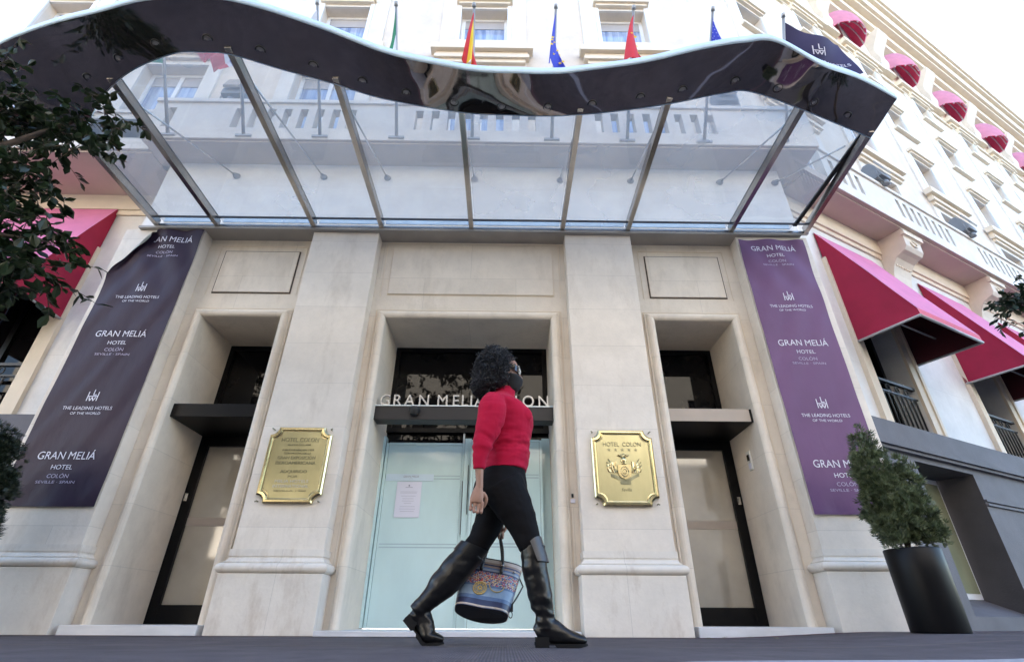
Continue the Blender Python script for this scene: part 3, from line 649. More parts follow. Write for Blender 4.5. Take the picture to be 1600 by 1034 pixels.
# ------------------------------------------------------------------ banners
def logo(mb, mp, xc, z0, s):   # monogram: tall H with a small L over its bar and a W under it
    t = .09
    def bar(x0, z0_, x1, z1_):
        dx, dz = x1 - x0, z1_ - z0_; L = math.hypot(dx, dz); nx, nz_ = -dz / L * t / 2, dx / L * t / 2
        mb.face([mp(xc + s * (a), z0 + s * (b), 0) for a, b in ((x0 - nx, z0_ - nz_), (x1 - nx, z1_ - nz_), (x1 + nx, z1_ + nz_), (x0 + nx, z0_ + nz_))])
    bar(-.5, 0, -.5, 1.0); bar(.5, 0, .5, 1.0); bar(-.455, .5, .455, .5); bar(0, .62, 0, 1.25); bar(.045, .665, .32, .665)
    bar(-.34, .40, -.17, 0); bar(-.17, 0, 0, .40); bar(0, .40, .17, 0); bar(.17, 0, .34, .40)
def banner(x0, x1, zt, zb, mat, label, fold, seed, slant, tx):
    cxm = (x0 + x1) / 2
    B = thing('hanging_banner', (cxm, 4.84, zb), label, 'banner', 'purple banners on the corner piers')
    def wave(x, z):
        u = (x - x0) / (x1 - x0); v = (zt - z) / (zt - zb)
        return 4.826 - .008 * noise.noise(Vector((x * 2.3 + seed, z * 1.1, 0))) - .014 * sin((x + .5 * z) * 16 + seed) * max(0, 1 - v * 3.0) - .006 * noise.noise(Vector(((x - .4 * z) * 7, z * .8, seed))) - .007 * sin((x - .35 * z) * 21) * max(0, .55 - abs(v - .35)) - .012 * noise.noise(Vector((x * 5, z * 4, seed))) * max(0, v - .86) * 7
    def pos(u, v):
        xb = x1 + slant * v; x = x0 + u * (xb - x0); z = zt + (zb - zt) * v; y = wave(x, z)
        if fold:
            du, dv = u * (x1 - x0), v * (zt - zb); fu, fv = .36, .66
            d = 1 - du / fu - dv / fv
            if d > 0:      # the loose corner folds over and hangs
                nx, nz_ = 1 / fu, -1 / fv; L2 = nx * nx + nz_ * nz_; k = 2 * d / L2 * .62
                x += nx * k; z += nz_ * k * .9; y -= .012 + .05 * min(1, d * 2.2) + .01 * sin(d * 12)
            else:
                y -= .03 * max(0, 1 + d * 2.5) * (1 if d > -.4 else 0) * (sin(du * 40 + dv * 13) * .5 + .5)
        return (x, y, z)
    mb = MB(); mb.grid(lambda u, v: pos(u, 1 - v), 28, 96); mb.build('cloth', mat, B)
    def mp(a, z, c): return (a, wave(a, z) - .005 - c, z)
    tgt = []
    for i, z in enumerate(tx):
        xc = cxm + slant * (zt - z) / (zt - zb) * .5
        def line(t, dz, size, width, dx=0, mt='print'):
            mb = MB(); add_text(mb, t, size, lambda a, b, c: mp(xc + dx + a, z + dz + b, c), width=width); mb.build('lettering', mt, B)
        if i % 2 == 0:
            dx = .08 if (fold and i == 0) else 0
            if fold and i == 0: line('RAN MELIÁ', .02, .112, .50, .10)
            else: line('GRAN MELIÁ', .02, .105, .545)
            line('HOTEL', -.075, .062, .20, dx); line('COLÓN', -.155, .052, .20, dx, 'print_dim'); line('SEVILLE · SPAIN', -.205, .036, .36, dx, 'print_dim')
        else:
            mb = MB(); logo(mb, mp, xc, z - .03, .098); mb.build('emblem', 'print', B)
            line('THE LEADING HOTELS', -.125, .050, .49); line('OF THE WORLD', -.175, .036, .30)
banner(-4.635, -3.725, 4.262, 1.0, 'banner', 'dark aubergine hotel banner on the left corner pier with its top corner folded over', True, 3, -.01, [4.05, 3.38, 2.74, 2.05, 1.41])
banner(2.84, 3.645, 4.215, .975, 'banner_r', 'paler purple hotel banner on the right corner pier behind the potted conifer', False, 11, -.03, [4.02, 3.35, 2.71, 2.04, 1.385])

# ------------------------------------------------------------------ entrance canopy
K = thing('entrance_canopy', (-.45, 4.85, 4.28), 'wide glass entrance canopy with steel rafters and a wavy mirror-dark front fascia', 'canopy')
OUT = [(-4.95, 3.05), (-4.72, 2.82), (-4.443, 2.643), (-3.731, 2.431), (-3.113, 2.295), (-2.60, 2.238), (-2.337, 2.244), (-2.077, 2.299), (-1.608, 2.462), (-1.11, 2.665), (-.558, 2.787), (.021, 2.839), (.313, 2.841), (.603, 2.818), (1.167, 2.729), (1.694, 2.587), (2.008, 2.531), (2.349, 2.548), (2.908, 2.744), (3.70, 3.045)]
INN = [(-4.33, 3.55), (-4.10, 3.32), (-3.756, 3.021), (-3.329, 2.764), (-2.863, 2.600), (-2.62, 2.585), (-2.392, 2.600), (-1.999, 2.731), (-1.589, 2.858), (-1.162, 3.005), (-.461, 3.137), (0.0, 3.160), (.331, 3.166), (.60, 3.150), (.934, 3.114), (1.479, 3.017), (1.944, 2.900), (2.20, 2.880), (2.765, 3.057), (3.60, 3.363)]
def cr(pts, n=10):
    res = []
    for i in range(len(pts) - 1):
        p0 = Vector(pts[max(i - 1, 0)]); p1 = Vector(pts[i]); p2 = Vector(pts[i + 1]); p3 = Vector(pts[min(i + 2, len(pts) - 1)])
        for k in range(n):
            t = k / n; res.append(.5 * ((2 * p1) + (p2 - p0) * t + (2 * p0 - 5 * p1 + 4 * p2 - p3) * t * t + (3 * p1 - p0 - 3 * p2 + p3) * t ** 3))
    res.append(Vector(pts[-1])); return res
def gs(a): return math.exp(-a * a)
def zout(x): return 4.45 - .20 * gs((x + .30) / .70) - .20 * gs((x - 2.60) / .48) + .05 * gs((x + 1.75) / .6) + .05 * gs((x - 1.2) / .5) - .07 * gs((x + 3.3) / .35)
OUT = [(x * (zout(x) - .116) / 4.334, y * (zout(x) - .116) / 4.334) for x, y in OUT]
OC, IC = cr(OUT, 16), cr(INN, 16)
def fasc(x, y): return .026 * noise.noise(Vector((x * 1.1, y * 1.1, 3.3))) + .005 * noise.noise(Vector((x * 2.9, y * 2.9, 9.1)))
ZI, ZO = 4.30, 4.45
mb = MB(); rs = []
for o, i in zip(OC, IC):
    ring = []
    for k in range(13):   # gently bellied, uneven underside
        t = k / 12; p = i.lerp(o, t); ring.append((p.x, p.y, ZI + (zout(p.x) - ZI) * t + fasc(p.x, p.y) * sin(pi * t) ** .7))
    rs.append(ring)
mb.rings(rs, 0, True, cap=False, closed=False); F = mb.build('fascia', 'fascia', K)
mb = MB()
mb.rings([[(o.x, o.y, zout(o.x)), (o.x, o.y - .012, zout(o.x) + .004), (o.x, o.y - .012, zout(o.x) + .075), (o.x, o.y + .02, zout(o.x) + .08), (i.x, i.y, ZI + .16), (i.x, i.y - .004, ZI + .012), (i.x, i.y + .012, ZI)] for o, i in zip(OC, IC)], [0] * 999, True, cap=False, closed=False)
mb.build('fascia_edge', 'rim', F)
# downlights
def at_curve(x, t=.22):
    best = min(range(len(IC)), key=lambda k: abs(IC[k].lerp(OC[k], t).x - x)); p = IC[best].lerp(OC[best], t); return p.x, p.y, ZI + (zout(p.x) - ZI) * t + fasc(p.x, p.y) * sin(pi * t) ** .7
for xl in [-3.80, -3.385, -2.983, -2.548, -2.144, -1.744, -1.34, -.936, -.51, -.079, .353, .781, 1.204, 1.60, 2.018, 2.428, 2.838, 3.224]:
    x, y, z = at_curve(xl)
    mb = MB(); mb.lathe([(.030, .02), (.043, .012), (.044, -.003), (.039, -.005), (.033, .004)], (x, y, z), 24); o = mb.build('downlight', 'lampring', K)
    mb = MB(); mb.lathe([(.033, .004), (.026, -.002), (.022, .002), (.012, -.001), (.001, -.003)], (x, y, z), 16); mb.build('lens', 'lampglass', o)
# rafters
def inner_y(x): 
    k = min(range(len(IC)), key=lambda q: abs(IC[q].x - x)); return IC[k].y
RX = [-4.315, -3.58, -2.39, -1.56, -.455, .672, 1.482, 2.765, 3.575]
for j, x in enumerate(RX):
    w = .028; y0 = inner_y(x) - .05; xb = x
    if j == len(RX) - 1: xb = 3.70
    mb = MB(); mb.hexa([(x - w, y0, 4.305), (x + w, y0, 4.305), (xb + w, 4.80, 4.305), (xb - w, 4.80, 4.305), (x - w, y0, 4.395), (x + w, y0, 4.395), (xb + w, 4.80, 4.395), (xb - w, 4.80, 4.395)])
    o = mb.build('rafter', 'steel', K, bevel=.003)
    mb = MB(); mb.box(x - w + .004, x + w - .004, y0, 4.78, 4.396, 4.415); mb.build('rafter_seal', 'wire', o)
# glass panes between rafters
for a, b in zip(RX[:-1], RX[1:]):
    mb = MB(); n = 12
    xa, xb = a + .03, b - .03
    mb.grid(lambda u, v: (xa + (xb - xa) * u, (inner_y(xa + (xb - xa) * u) - .06) * v + 4.835 * (1 - v), 4.40), n, 1, smooth=False); mb.build('glass_pane', 'glass', K)
    mb = MB(); mb.box(xa, xb, 4.838, 4.849, 4.41, 4.50); mb.build('skylit_flashing', 'skylit_blue', K)
mb = MB(); mb.box(-4.33, 3.74, 4.715, 4.727, 4.37, 4.396); mb.build('cross_bar', 'steel_dark', K)
mb = MB(); mb.box(-4.33, 3.74, 4.805, 4.848, 4.306, 4.345); mb.build('back_beam', 'steel', K)
for x, xo in ((-3.60, -3.60), (-2.45, -2.41), (-1.61, -1.57), (-.455, -.455), (.685, .675), (1.625, 1.49), (2.82, 2.76), (3.56, 3.5)):
    mb = MB(); mb.tube([(x, 4.83, 5.20), (xo, inner_y(xo) + .25, 4.42)], .010, 8); o = mb.build('tie_rod', 'steel', K)
    mb = MB(); mb.lathe([(.045, 0), (.045, .02), (.025, .06), (.012, .09)], (0, 0, 0), 14)
    mb.v = [(x + a, 4.85 - c, 5.21 + b - .3 * c) for a, b, c in mb.v]; mb.build('rod_anchor', 'flood', o)

# ------------------------------------------------------------------ flags on the balcony
def flagpole(x, label, cols, band, sway=0.0, width=.24, extra=None, drop=.95, name='flag'):
    Fg = thing('flagpole', (x, 4.45, 5.53), label, 'flag', 'flags along the balcony')
    p0 = Vector((x, 4.44, 5.53)); p1 = Vector((x + .02, 3.5, 6.80))
    mb = MB(); mb.tube([p0, p1], [.022, .016], 10); mb.tube([p1, p1 + (p1 - p0).normalized() * .05], [.026, .02], 10); mb.box(x - .10, x + .10, 4.425, 4.455, 5.50, 5.53); mb.build('pole', 'pole', Fg)
    def pos(u, v):   # v along the hoist from the tip, u along the fly hanging down
        h = p1.lerp(p0, .05 + .42 * v * (1 - .55 * u)); g = u ** .8
        xx = h.x + sway * u + width * g * (v - .5) + .035 * g * sin(v * 11 + x * 3)
        yy = h.y + .10 * (1 - g) * 0 + .06 * g * sin(v * 14 + 1 + x) - .02
        zz = h.z - drop * u * (1 - .10 * v) + abs(sway) * .35 * u
        return (xx, yy, zz)
    mb = MB(); mb.grid(pos, 24, 24, lambda u, v: band(u, v)); mb.build('flag_cloth', cols, Fg)
    if extra:
        mb = MB(); extra(mb, pos); mb.build('flag_emblem', extra.mats, Fg)
def fstar(mb, pos, u0, v0, r, mi=0):
    c = Vector(pos(u0, v0)); pts = []
    for k in range(10):
        rr = r if k % 2 == 0 else r * .42; pts.append(c + Vector((rr * sin(pi * k / 5), -.012, rr * cos(pi * k / 5))))
    mb.face(pts, mi)
def eu(mb, pos):
    for k in range(12): fstar(mb, pos, .52 + .20 * cos(2 * pi * k / 12), .5 + .33 * sin(2 * pi * k / 12), .028)
eu.mats = ['f_yellow']
def cn(mb, pos):
    fstar(mb, pos, .22, .28, .045)
    for q in ((.38, .12), (.45, .3), (.45, .45), (.38, .58)): fstar(mb, pos, *q, .02)
cn.mats = ['f_yellow']
def us(mb, pos):
    for i in range(8):
        for j in range(6): fstar(mb, pos, .10 + .10 * i, .05 + .10 * j, .017)
us.mats = ['f_white']
flagpole(-4.39, 'green white and red flag blown sideways, seen through the leftmost canopy glass', ['f_green', 'f_white', 'f_red'], lambda u, v: 0 if u < .33 else (1 if u < .66 else 2), -.55, .34)
flagpole(-3.42, 'blue white and red flag, partly red, seen through the canopy glass beside the floodlight', ['f_fr', 'f_white', 'f_red'], lambda u, v: 0 if u < .4 else (1 if u < .6 else 2), -.12, .22)
flagpole(-2.44, 'greyish white flag rolled on its pole behind the dark crest of the fascia', ['f_grey'], lambda u, v: 0, 0, .07)
flagpole(-1.455, 'green and white striped narrow flag left of the red and yellow one', ['f_green', 'f_white'], lambda u, v: 1 if .4 < v < .62 else 0, .05, .07)
flagpole(-.478, 'red and yellow flag hanging in front of the middle upper window', ['f_red', 'f_yellow'], lambda u, v: 1 if .12 < v < .55 else 0, .02, .18)
flagpole(.552, 'blue flag with a ring of gold stars hanging above the fascia', ['f_blue'], lambda u, v: 0, .02, .34, eu)
flagpole(1.532, 'plain red flag with small yellow stars near the pole', ['f_red'], lambda u, v: 0, .08, .52, cn)
flagpole(2.535, 'flag with white stars on a blue field, the star spangled one', ['f_blue', 'f_red', 'f_white'], lambda u, v: 0 if (u < .9 and v < .62) else (1 if int(v * 13) % 2 else 2), .20, .50, us)
Fg = thing('flagpole', (3.62, 4.45, 5.53), 'spread navy hotel flag with white monogram above the right end of the fascia', 'flag', 'flags along the balcony')
p0, p1 = Vector((3.62, 4.44, 5.53)), Vector((3.44, 3.52, 6.72))
mb = MB(); mb.tube([p0, p1], [.022, .017], 10); mb.tube([p1, p1 + (p1 - p0).normalized() * .05], [.026, .02], 10); mb.build('pole', 'pole', Fg)
NA, NB, NC, ND = Vector((3.45, 3.56, 6.67)), Vector((4.20, 3.70, 6.50)), Vector((3.55, 3.98, 6.12)), Vector((4.29, 3.76, 5.90))
def npos(u, v):
    q = NA.lerp(NB, u).lerp(NC.lerp(ND, u), v); return (q.x, q.y + .05 * sin(u * 8 + v * 3) * u, q.z + .025 * sin(u * 7 + v * 4 + 1) - .05 * sin(pi * u) * (1 - v))
mb = MB(); mb.grid(npos, 24, 20); mb.build('flag_cloth', 'f_navy', Fg)
def nmp(a, b, c):
    q = npos(min(1, max(0, a)), min(1, max(0, 1 - b))); return (q[0], q[1] - .02, q[2] - .012)
mb = MB(); logo(mb, lambda a, z, c: nmp(a, z, c), .5, .50, .20); mb2 = mb
add_text(mb, 'THE LEADING HOTELS', .11, lambda a, b, c: nmp(.5 + a, .30 + b, 0), width=.86); add_text(mb, 'OF THE WORLD', .08, lambda a, b, c: nmp(.5 + a, .16 + b, 0), width=.5); mb.build('flag_emblem', 'print', Fg)

# ------------------------------------------------------------------ floodlights
def floodlight(p, yaw, label):
    L = thing('floodlight', p, label, 'floodlight', 'grey floodlights on the balcony parapet')
    T = Matrix.Translation(p) @ Matrix.Rotation(yaw, 4, 'Z')
    mb = MB(); prof = [(-.09, 0), (.05, -.03), (.07, .05), (.075, .20), (.05, .32), (-.03, .36), (-.09, .33), (-.12, .16)]
    Tt = T @ Matrix.Translation((0, 0, .10)) @ Matrix.Rotation(R(-18), 4, 'X')
    mb.prism(prof, -.14, .14, lambda a, b, h: Tt @ Vector((h, -a, b))); mb.build('housing', 'flood', L, bevel=.012)
    mb = MB(); mb.prism([(-.13, .06), (-.102, .04), (-.102, .30), (-.13, .30)], -.11, .11, lambda a, b, h: Tt @ Vector((h, a, b))); mb.build('glass_front', 'lampglass', L)
    mb = MB()
    for s in (-.15, .15): mb.tube([T @ Vector((s, 0, .2)), T @ Vector((s, 0, .04)), T @ Vector((s * .3, 0, .0))], .012, 6)
    mb.tube([T @ Vector((0, 0, -.04)), T @ Vector((0, 0, .03))], .05, 10); mb.build('bracket', 'flood', L)
floodlight(Vector(FW(1.66, 6.22, .56)), A27, 'tilted grey floodlight on the wing parapet nearest the canopy, under the first big window')
floodlight(Vector(FW(4.35, 6.22, .56)), A27, 'second grey floodlight along the wing parapet, above the far red awning')
floodlight(Vector((-3.80, 4.47, 6.24)), 0, 'grey floodlight seen through the left part of the canopy glass')
floodlight(Vector((3.02, 4.47, 6.24)), 0, 'grey floodlight seen through the right part of the canopy glass')

# ------------------------------------------------------------------ awnings
def awning(fr, a, b, zt, zb, pr, label, dark):
    c = Vector(fr((a + b) / 2, zb, 0)); W = thing('window_awning', c, label, 'awning', 'crimson awnings over the street windows')
    zf = zb + .10
    mb = MB(); n = 10
    def top(u, v):
        s = a + (b - a) * u; o = .012 + (pr - .012) * v; z = zt + (zf - zt) * v - .035 * sin(pi * v) * sin(pi * u) + .018 * noise.noise(Vector((s * 2.2, v * 2.5, a))) * sin(pi * v); return fr(s, z, o)
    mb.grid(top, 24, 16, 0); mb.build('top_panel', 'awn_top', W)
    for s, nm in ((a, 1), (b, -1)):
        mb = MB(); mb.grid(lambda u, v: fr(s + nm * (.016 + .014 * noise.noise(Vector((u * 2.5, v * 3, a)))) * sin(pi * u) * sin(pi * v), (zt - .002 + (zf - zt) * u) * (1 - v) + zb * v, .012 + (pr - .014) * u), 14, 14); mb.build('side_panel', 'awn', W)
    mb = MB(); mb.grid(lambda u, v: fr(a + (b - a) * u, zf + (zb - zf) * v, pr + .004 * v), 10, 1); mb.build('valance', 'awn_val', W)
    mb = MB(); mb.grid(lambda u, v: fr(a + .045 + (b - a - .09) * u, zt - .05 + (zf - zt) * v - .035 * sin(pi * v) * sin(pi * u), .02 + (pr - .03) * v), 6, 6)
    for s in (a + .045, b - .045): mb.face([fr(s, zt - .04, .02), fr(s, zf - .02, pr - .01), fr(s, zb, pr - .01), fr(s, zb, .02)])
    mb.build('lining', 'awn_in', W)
    mb = MB(); rr = .016
    cs = [fr(a, zb, .02), fr(a, zb, pr), fr(b, zb, pr), fr(b, zb, .02)]
    for p, q in zip(cs[:-1], cs[1:]): mb.tube([p, q], rr, 8)
    mb.tube([fr(a + .02, zb + .25, pr * .45), fr(b - .02, zb + .25, pr * .45)], .012, 8); mb.build('frame', 'awnframe', W)
awning(FW, .085, 1.49, 4.97, 3.17, .77, 'crimson and pink window awning next to the right banner', False)
awning(FW, 2.74, 4.17, 4.97, 3.16, .77, 'crimson awning on the wing just beyond the first, cut by the photo edge', False)
awning(FW, 5.40, 6.83, 4.97, 3.16, .77, 'farthest crimson window awning on the wing, mostly hidden by leaves', False)
awning(FL, -7.05, -5.575, 5.27, 3.36, .77, 'dark crimson window awning left of the aubergine banner, half hidden by the tree', True)
DL = ['topmost small red shell awning, cut by the upper photo edge', 'small red shell awning, second from the top of the slanting row', 'small red shell awning in the middle of the slanting row under the cornice', 'small red shell awning fourth down the slanting row under the cornice', 'small red shell awning, fifth down and last one seen open from the front', 'small red shell awning at the far block, seen from its side at the photo edge']
def dome(fr, c, zb, label, w=.62, pr=.52, h=.92):
    W = thing('shell_awning', fr(c, zb, 0), label, 'awning', 'small red shell awnings under the cornice')
    def pt(u, v, k=1):
        a = pi * u; q = pi / 2 * v; r = sin(q) ** .85
        z = zb + h * cos(q); sc = .05 * abs(sin(a * 3.5)) * max(0, v - .86) / .14
        return fr(c - w * cos(a) * r * k, z - .12 * max(0, v - .85) / .15 + sc, .02 + pr * sin(a) * r * k)
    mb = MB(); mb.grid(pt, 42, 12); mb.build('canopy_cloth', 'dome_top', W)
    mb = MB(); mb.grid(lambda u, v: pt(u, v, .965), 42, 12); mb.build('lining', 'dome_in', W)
    mb = MB()
    for k in range(8): mb.tube([pt(max(.002, min(.998, k / 7)), v / 8, .95) for v in range(9)], .020, 5)
    mb.build('rib', 'f_white', W)
for k, c in enumerate([5.99, 8.59, 11.19, 13.79, 16.39]): dome(FW, c - .55, 14.05, DL[k])
dome(lambda s, z, o: FW(21.4 + .3 * s - .9 * o, z, -.3 + .3 * o - .9 * s * .3), 0, 13.6, DL[5])

# ------------------------------------------------------------------ planters and conifers
def planter(x, y, label):
    g = gz(x); mb = MB(); mb.lathe([(.02, g), (.182, g), (.186, g + .01), (.190, g + .40), (.192, g + .56), (.187, g + .568), (.178, g + .56), (.176, g + .52)], (x, y, 0), 48)
    P = thing('planter', (x, y, g), label, 'planter', 'black planters with conifers'); mb.build('pot', 'pot', P)
    mb = MB(); mb.lathe([(.176, g + .52), (.10, g + .53), (.001, g + .54)], (x, y, 0), 32); mb.build('soil', 'soil', P)
def conifer(x, y, z0, blobs, n, label, seed, mt='conifer'):
    rnd = random.Random(seed); T = thing('conifer_shrub', (x, y, z0), label, 'shrub', 'clipped conifers in planters')
    mb = MB(); mb.tube([(x, y, z0 - .04), (x + .02, y, z0 + .3), (x, y, z0 + .6)], [.022, .018, .008], 8)
    for k in range(26):
        a = rnd.uniform(0, 2 * pi); z = z0 + rnd.uniform(.02, .55); mb.tube([(x, y, z), (x + .13 * cos(a), y + .13 * sin(a), z + .14)], [.007, .003], 5)
    mb.build('trunk', 'bark', T)
    mb = MB(); tot = sum(b[3] ** 2 * b[4] for b in blobs)
    for bx, by, bz, r, hh in blobs:
        for k in range(int(n * r * r * hh / tot)):
            while True:
                p = Vector((rnd.uniform(-1, 1), rnd.uniform(-1, 1), rnd.uniform(-1, 1)))
                if .45 < p.length < 1: break
            if noise.noise(p * 3.4 + Vector((seed, 0, bx * 7))) < -.06: continue
            k_ = 1 + .34 * noise.noise(p * 2.2 + Vector((0, seed, 0)))
            c = Vector((bx + p.x * r * k_, by + p.y * r * k_, bz + p.z * hh * k_))
            d = (Vector((p.x, p.y, p.z * .5 + .75)) + Vector((rnd.gauss(0, .4), rnd.gauss(0, .4), rnd.gauss(0, .35)))).normalized()
            s = d.cross(Vector((rnd.gauss(0, 1), rnd.gauss(0, 1), rnd.gauss(0, 1)))).normalized(); L = rnd.uniform(.035, .085)
            nn = d.cross(s) * .006
            # a flat scale spray: stem with side tips
            for q, ln in ((0, 1), (.75, .62), (-.75, .62), (.4, .8), (-.4, .8)):
                dd = (d * cos(q) + s * sin(q)); b_ = c + d * L * .18 * abs(q); w_ = d.cross(dd) if False else (s * cos(q) - d * sin(q))
                mb.face([b_ - w_ * .0035, b_ + dd * L * ln * .6 + nn - w_ * .0045, b_ + dd * L * ln, b_ + dd * L * ln * .6 + nn + w_ * .0045])
    mb.build('foliage', mt, T)
planter(3.20, 4.27, 'tall black planter at the right of the entrance with the lighter conifer in it')
conifer(3.18, 4.27, .60, [(3.16, 4.27, .92, .185, .27), (3.11, 4.27, 1.22, .13, .27), (3.09, 4.27, 1.42, .065, .20), (3.29, 4.24, .85, .15, .20), (3.33, 4.25, 1.10, .105, .22), (3.40, 4.22, .74, .08, .12), (3.05, 4.2, .74, .1, .14)], 9000, 'green and browning potted conifer in front of the right banner', 5)
planter(-4.42, 4.25, 'black planter at the left photo edge, holding the darker conifer')
conifer(-4.42, 4.25, .60, [(-4.44, 4.22, .80, .36, .36), (-4.42, 4.22, 1.10, .33, .38), (-4.40, 4.22, 1.36, .22, .22)], 15000, 'dense conifer with leaves darkened for tree shade at the left photo edge before the aubergine banner', 9, 'conifer_shaded')

# ------------------------------------------------------------------ trees
def tree(name, base, limbs, clumps, label, mat, seed, n_per, leaf_len, fruit=None):
    rnd = random.Random(seed); T = thing(name, base, label, 'tree'); b = Vector(base)
    mb = MB()
    for pts, r in limbs: mb.tube(pts, r, 9)
    mb.build('trunk', 'bark', T)
    mb = MB()
    for cx_, cy_, cz_, r in clumps:
        c = Vector((cx_, cy_, cz_))
        for t in range(max(7, int(n_per * r * r * 9 / 14))):
            # a drooping twig with alternate leaves
            d = Vector((rnd.gauss(0, 1), rnd.gauss(0, 1), rnd.gauss(0, .8))).normalized(); st = c + d * r * rnd.uniform(.05, .65)
            dr = (d + Vector((rnd.gauss(0, .5), rnd.gauss(0, .5), rnd.gauss(-.1, .5)))).normalized(); ln = rnd.uniform(.18, .34) * (leaf_len / .085)
            pts = [st + dr * ln * k / 5 - Vector((0, 0, .10 * ln * (k / 5) ** 2)) for k in range(6)]
            mb.tube(pts, [.004, .0035, .003, .0025, .002, .0015], 4, mi=1)
            for k in range(14):
                u = (k + .5) / 14; p = pts[min(4, int(u * 5))].lerp(pts[min(5, int(u * 5) + 1)], u * 5 % 1)
                ld = (dr * .4 + Vector((rnd.gauss(0, .8), rnd.gauss(0, .8), rnd.gauss(-.25, .6)))).normalized()
                sd = ld.cross(Vector((rnd.gauss(0, .5), rnd.gauss(0, .5), 1))).normalized(); up = sd.cross(ld).normalized()
                L = leaf_len * rnd.uniform(.65, 1.2); w = L * rnd.uniform(.22, .30); cv = up * L * .12
                o = b_ = p
                q = [p, p + ld * L * .3 + sd * w * .8 + cv * .3, p + ld * L * .62 + sd * w - cv * .1, p + ld * L * 1.0 - cv * .9, p + ld * L * .62 - sd * w - cv * .1, p + ld * L * .3 - sd * w * .8 + cv * .3]
                mid = p + ld * L * .5 - cv * .5
                mb.face([q[0], q[1], q[2], mid]); mb.face([q[2], q[3], mid]); mb.face([q[3], q[4], mid]); mb.face([q[4], q[5], q[0], mid])
    mb.build('crown', [mat, 'bark'], T)
    for p in fruit or []:
        mb = MB(); mb.lathe([(.001, -.032), (.018, -.027), (.03, -.012), (.033, 0), (.03, .013), (.018, .027), (.001, .032)], p, 16); mb.build('fruit', 'orange', T)
lt = [([(-4.55, 2.35, 0), (-4.50, 2.38, .9), (-4.55, 2.4, 1.7)], [.10, .085, .08]), ([(-4.55, 2.4, 1.65), (-4.2, 2.5, 2.4), (-3.7, 2.58, 3.1), (-3.25, 2.62, 3.5)], [.06, .045, .025, .008]),
      ([(-4.55, 2.4, 1.65), (-4.6, 2.3, 2.8), (-4.5, 2.35, 3.8)], [.06, .045, .015]), ([(-4.3, 2.45, 2.2), (-3.7, 2.6, 2.35), (-3.0, 2.62, 2.25)], [.035, .022, .007]), ([(-4.5, 2.4, 1.8), (-3.8, 2.5, 1.95), (-3.1, 2.62, 1.98)], [.03, .018, .006]),
      ([(-3.72, 2.58, 3.05), (-3.5, 2.6, 2.9), (-3.25, 2.62, 2.8)], [.015, .01, .005])]
lc = [(-3.12, 2.62, 3.50, .17), (-3.35, 2.62, 3.42, .22), (-3.62, 2.6, 3.38, .24), (-3.9, 2.55, 3.45, .30), (-3.18, 2.62, 3.18, .12), (-3.32, 2.62, 2.86, .16), (-3.6, 2.6, 2.62, .24), (-3.35, 2.6, 2.42, .24), (-3.05, 2.62, 2.36, .16), (-3.2, 2.6, 2.12, .26), (-2.95, 2.62, 2.02, .18), (-3.5, 2.58, 2.05, .30), (-3.1, 2.6, 1.86, .15), (-3.45, 2.6, 1.85, .2),
      (-3.6, 2.62, 2.25, .30), (-3.3, 2.62, 2.05, .24), (-3.65, 2.6, 1.95, .28), (-3.9, 2.6, 2.1, .3), (-4.2, 2.5, 3.0, .4), (-4.2, 2.45, 3.7, .4), (-4.6, 2.4, 3.3, .5), (-4.7, 2.3, 2.5, .5), (-4.0, 2.5, 2.4, .35), (-4.5, 2.4, 2.9, .45), (-3.85, 2.55, 2.2, .34), (-4.2, 2.5, 1.95, .35)]
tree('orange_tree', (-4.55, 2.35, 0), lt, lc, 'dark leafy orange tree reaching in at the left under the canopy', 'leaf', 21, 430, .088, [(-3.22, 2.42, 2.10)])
rt = [([(6.55, 4.3, .05), (6.5, 4.3, 1.2), (6.4, 4.3, 2.2)], [.09, .08, .06]), ([(6.4, 4.3, 2.2), (6.1, 4.35, 2.7), (5.75, 4.4, 3.0)], [.05, .03, .01]), ([(6.4, 4.3, 2.2), (6.4, 4.3, 3.1)], [.05, .02])]
rc = [(5.48, 4.5, 3.05, .17), (5.55, 4.5, 3.18, .15), (5.62, 4.5, 3.10, .20), (5.85, 4.5, 3.28, .24), (5.75, 4.5, 2.90, .20), (6.1, 4.45, 3.15, .34), (6.0, 4.45, 2.85, .26), (6.5, 4.35, 3.3, .42), (6.6, 4.3, 2.8, .4)]
tree('orange_tree', (6.55, 4.3, .05), rt, rc, 'clump of dark glossy leaves at the right photo edge before the far awning', 'leaf2', 33, 420, .078)

st_l = [([(-9, -5.2, 0), (-9.05, -5.2, 1.6), (-9, -5.15, 3.0)], [.14, .11, .09])] + [([(-9, -5.15, 2.6), (-9 + 1.3 * cos(a), -5.15 + 1.3 * sin(a), 4.2), (-9 + 1.9 * cos(a), -5.15 + 1.9 * sin(a), 5.4)], [.07, .05, .02]) for a in (.3, 1.9, 3.4, 5.0)]
rr_ = random.Random(77); st_c = [(-9 + rr_.uniform(-1.9, 1.9), -5.15 + rr_.uniform(-1.5, 1.5), rr_.uniform(3.3, 9.4), .85) for _ in range(40)]  # out-of-view crowns, put in and raised to darken the door reflections
tree('street_tree', (-9, -5.2, 0), st_l, st_c, 'leafy street tree on the far side of the road, mirrored in the doors, crown raised to darken them', 'leaf', 44, 30, .19)
src = [o for o in SC.objects if o.get('label', '').startswith('leafy street tree')][0]; src['group'] = 'street trees across the road'
for dx in (4.1, 7.6):
    c_ = src.copy(); COL.objects.link(c_); c_.location = (src.location.x + dx, src.location.y - .2 * dx / 4, 0); c_.rotation_euler = (0, 0, dx)
    for ch in src.children:
        d_ = ch.copy(); COL.objects.link(d_); d_.parent = c_
rl = random.Random(8)
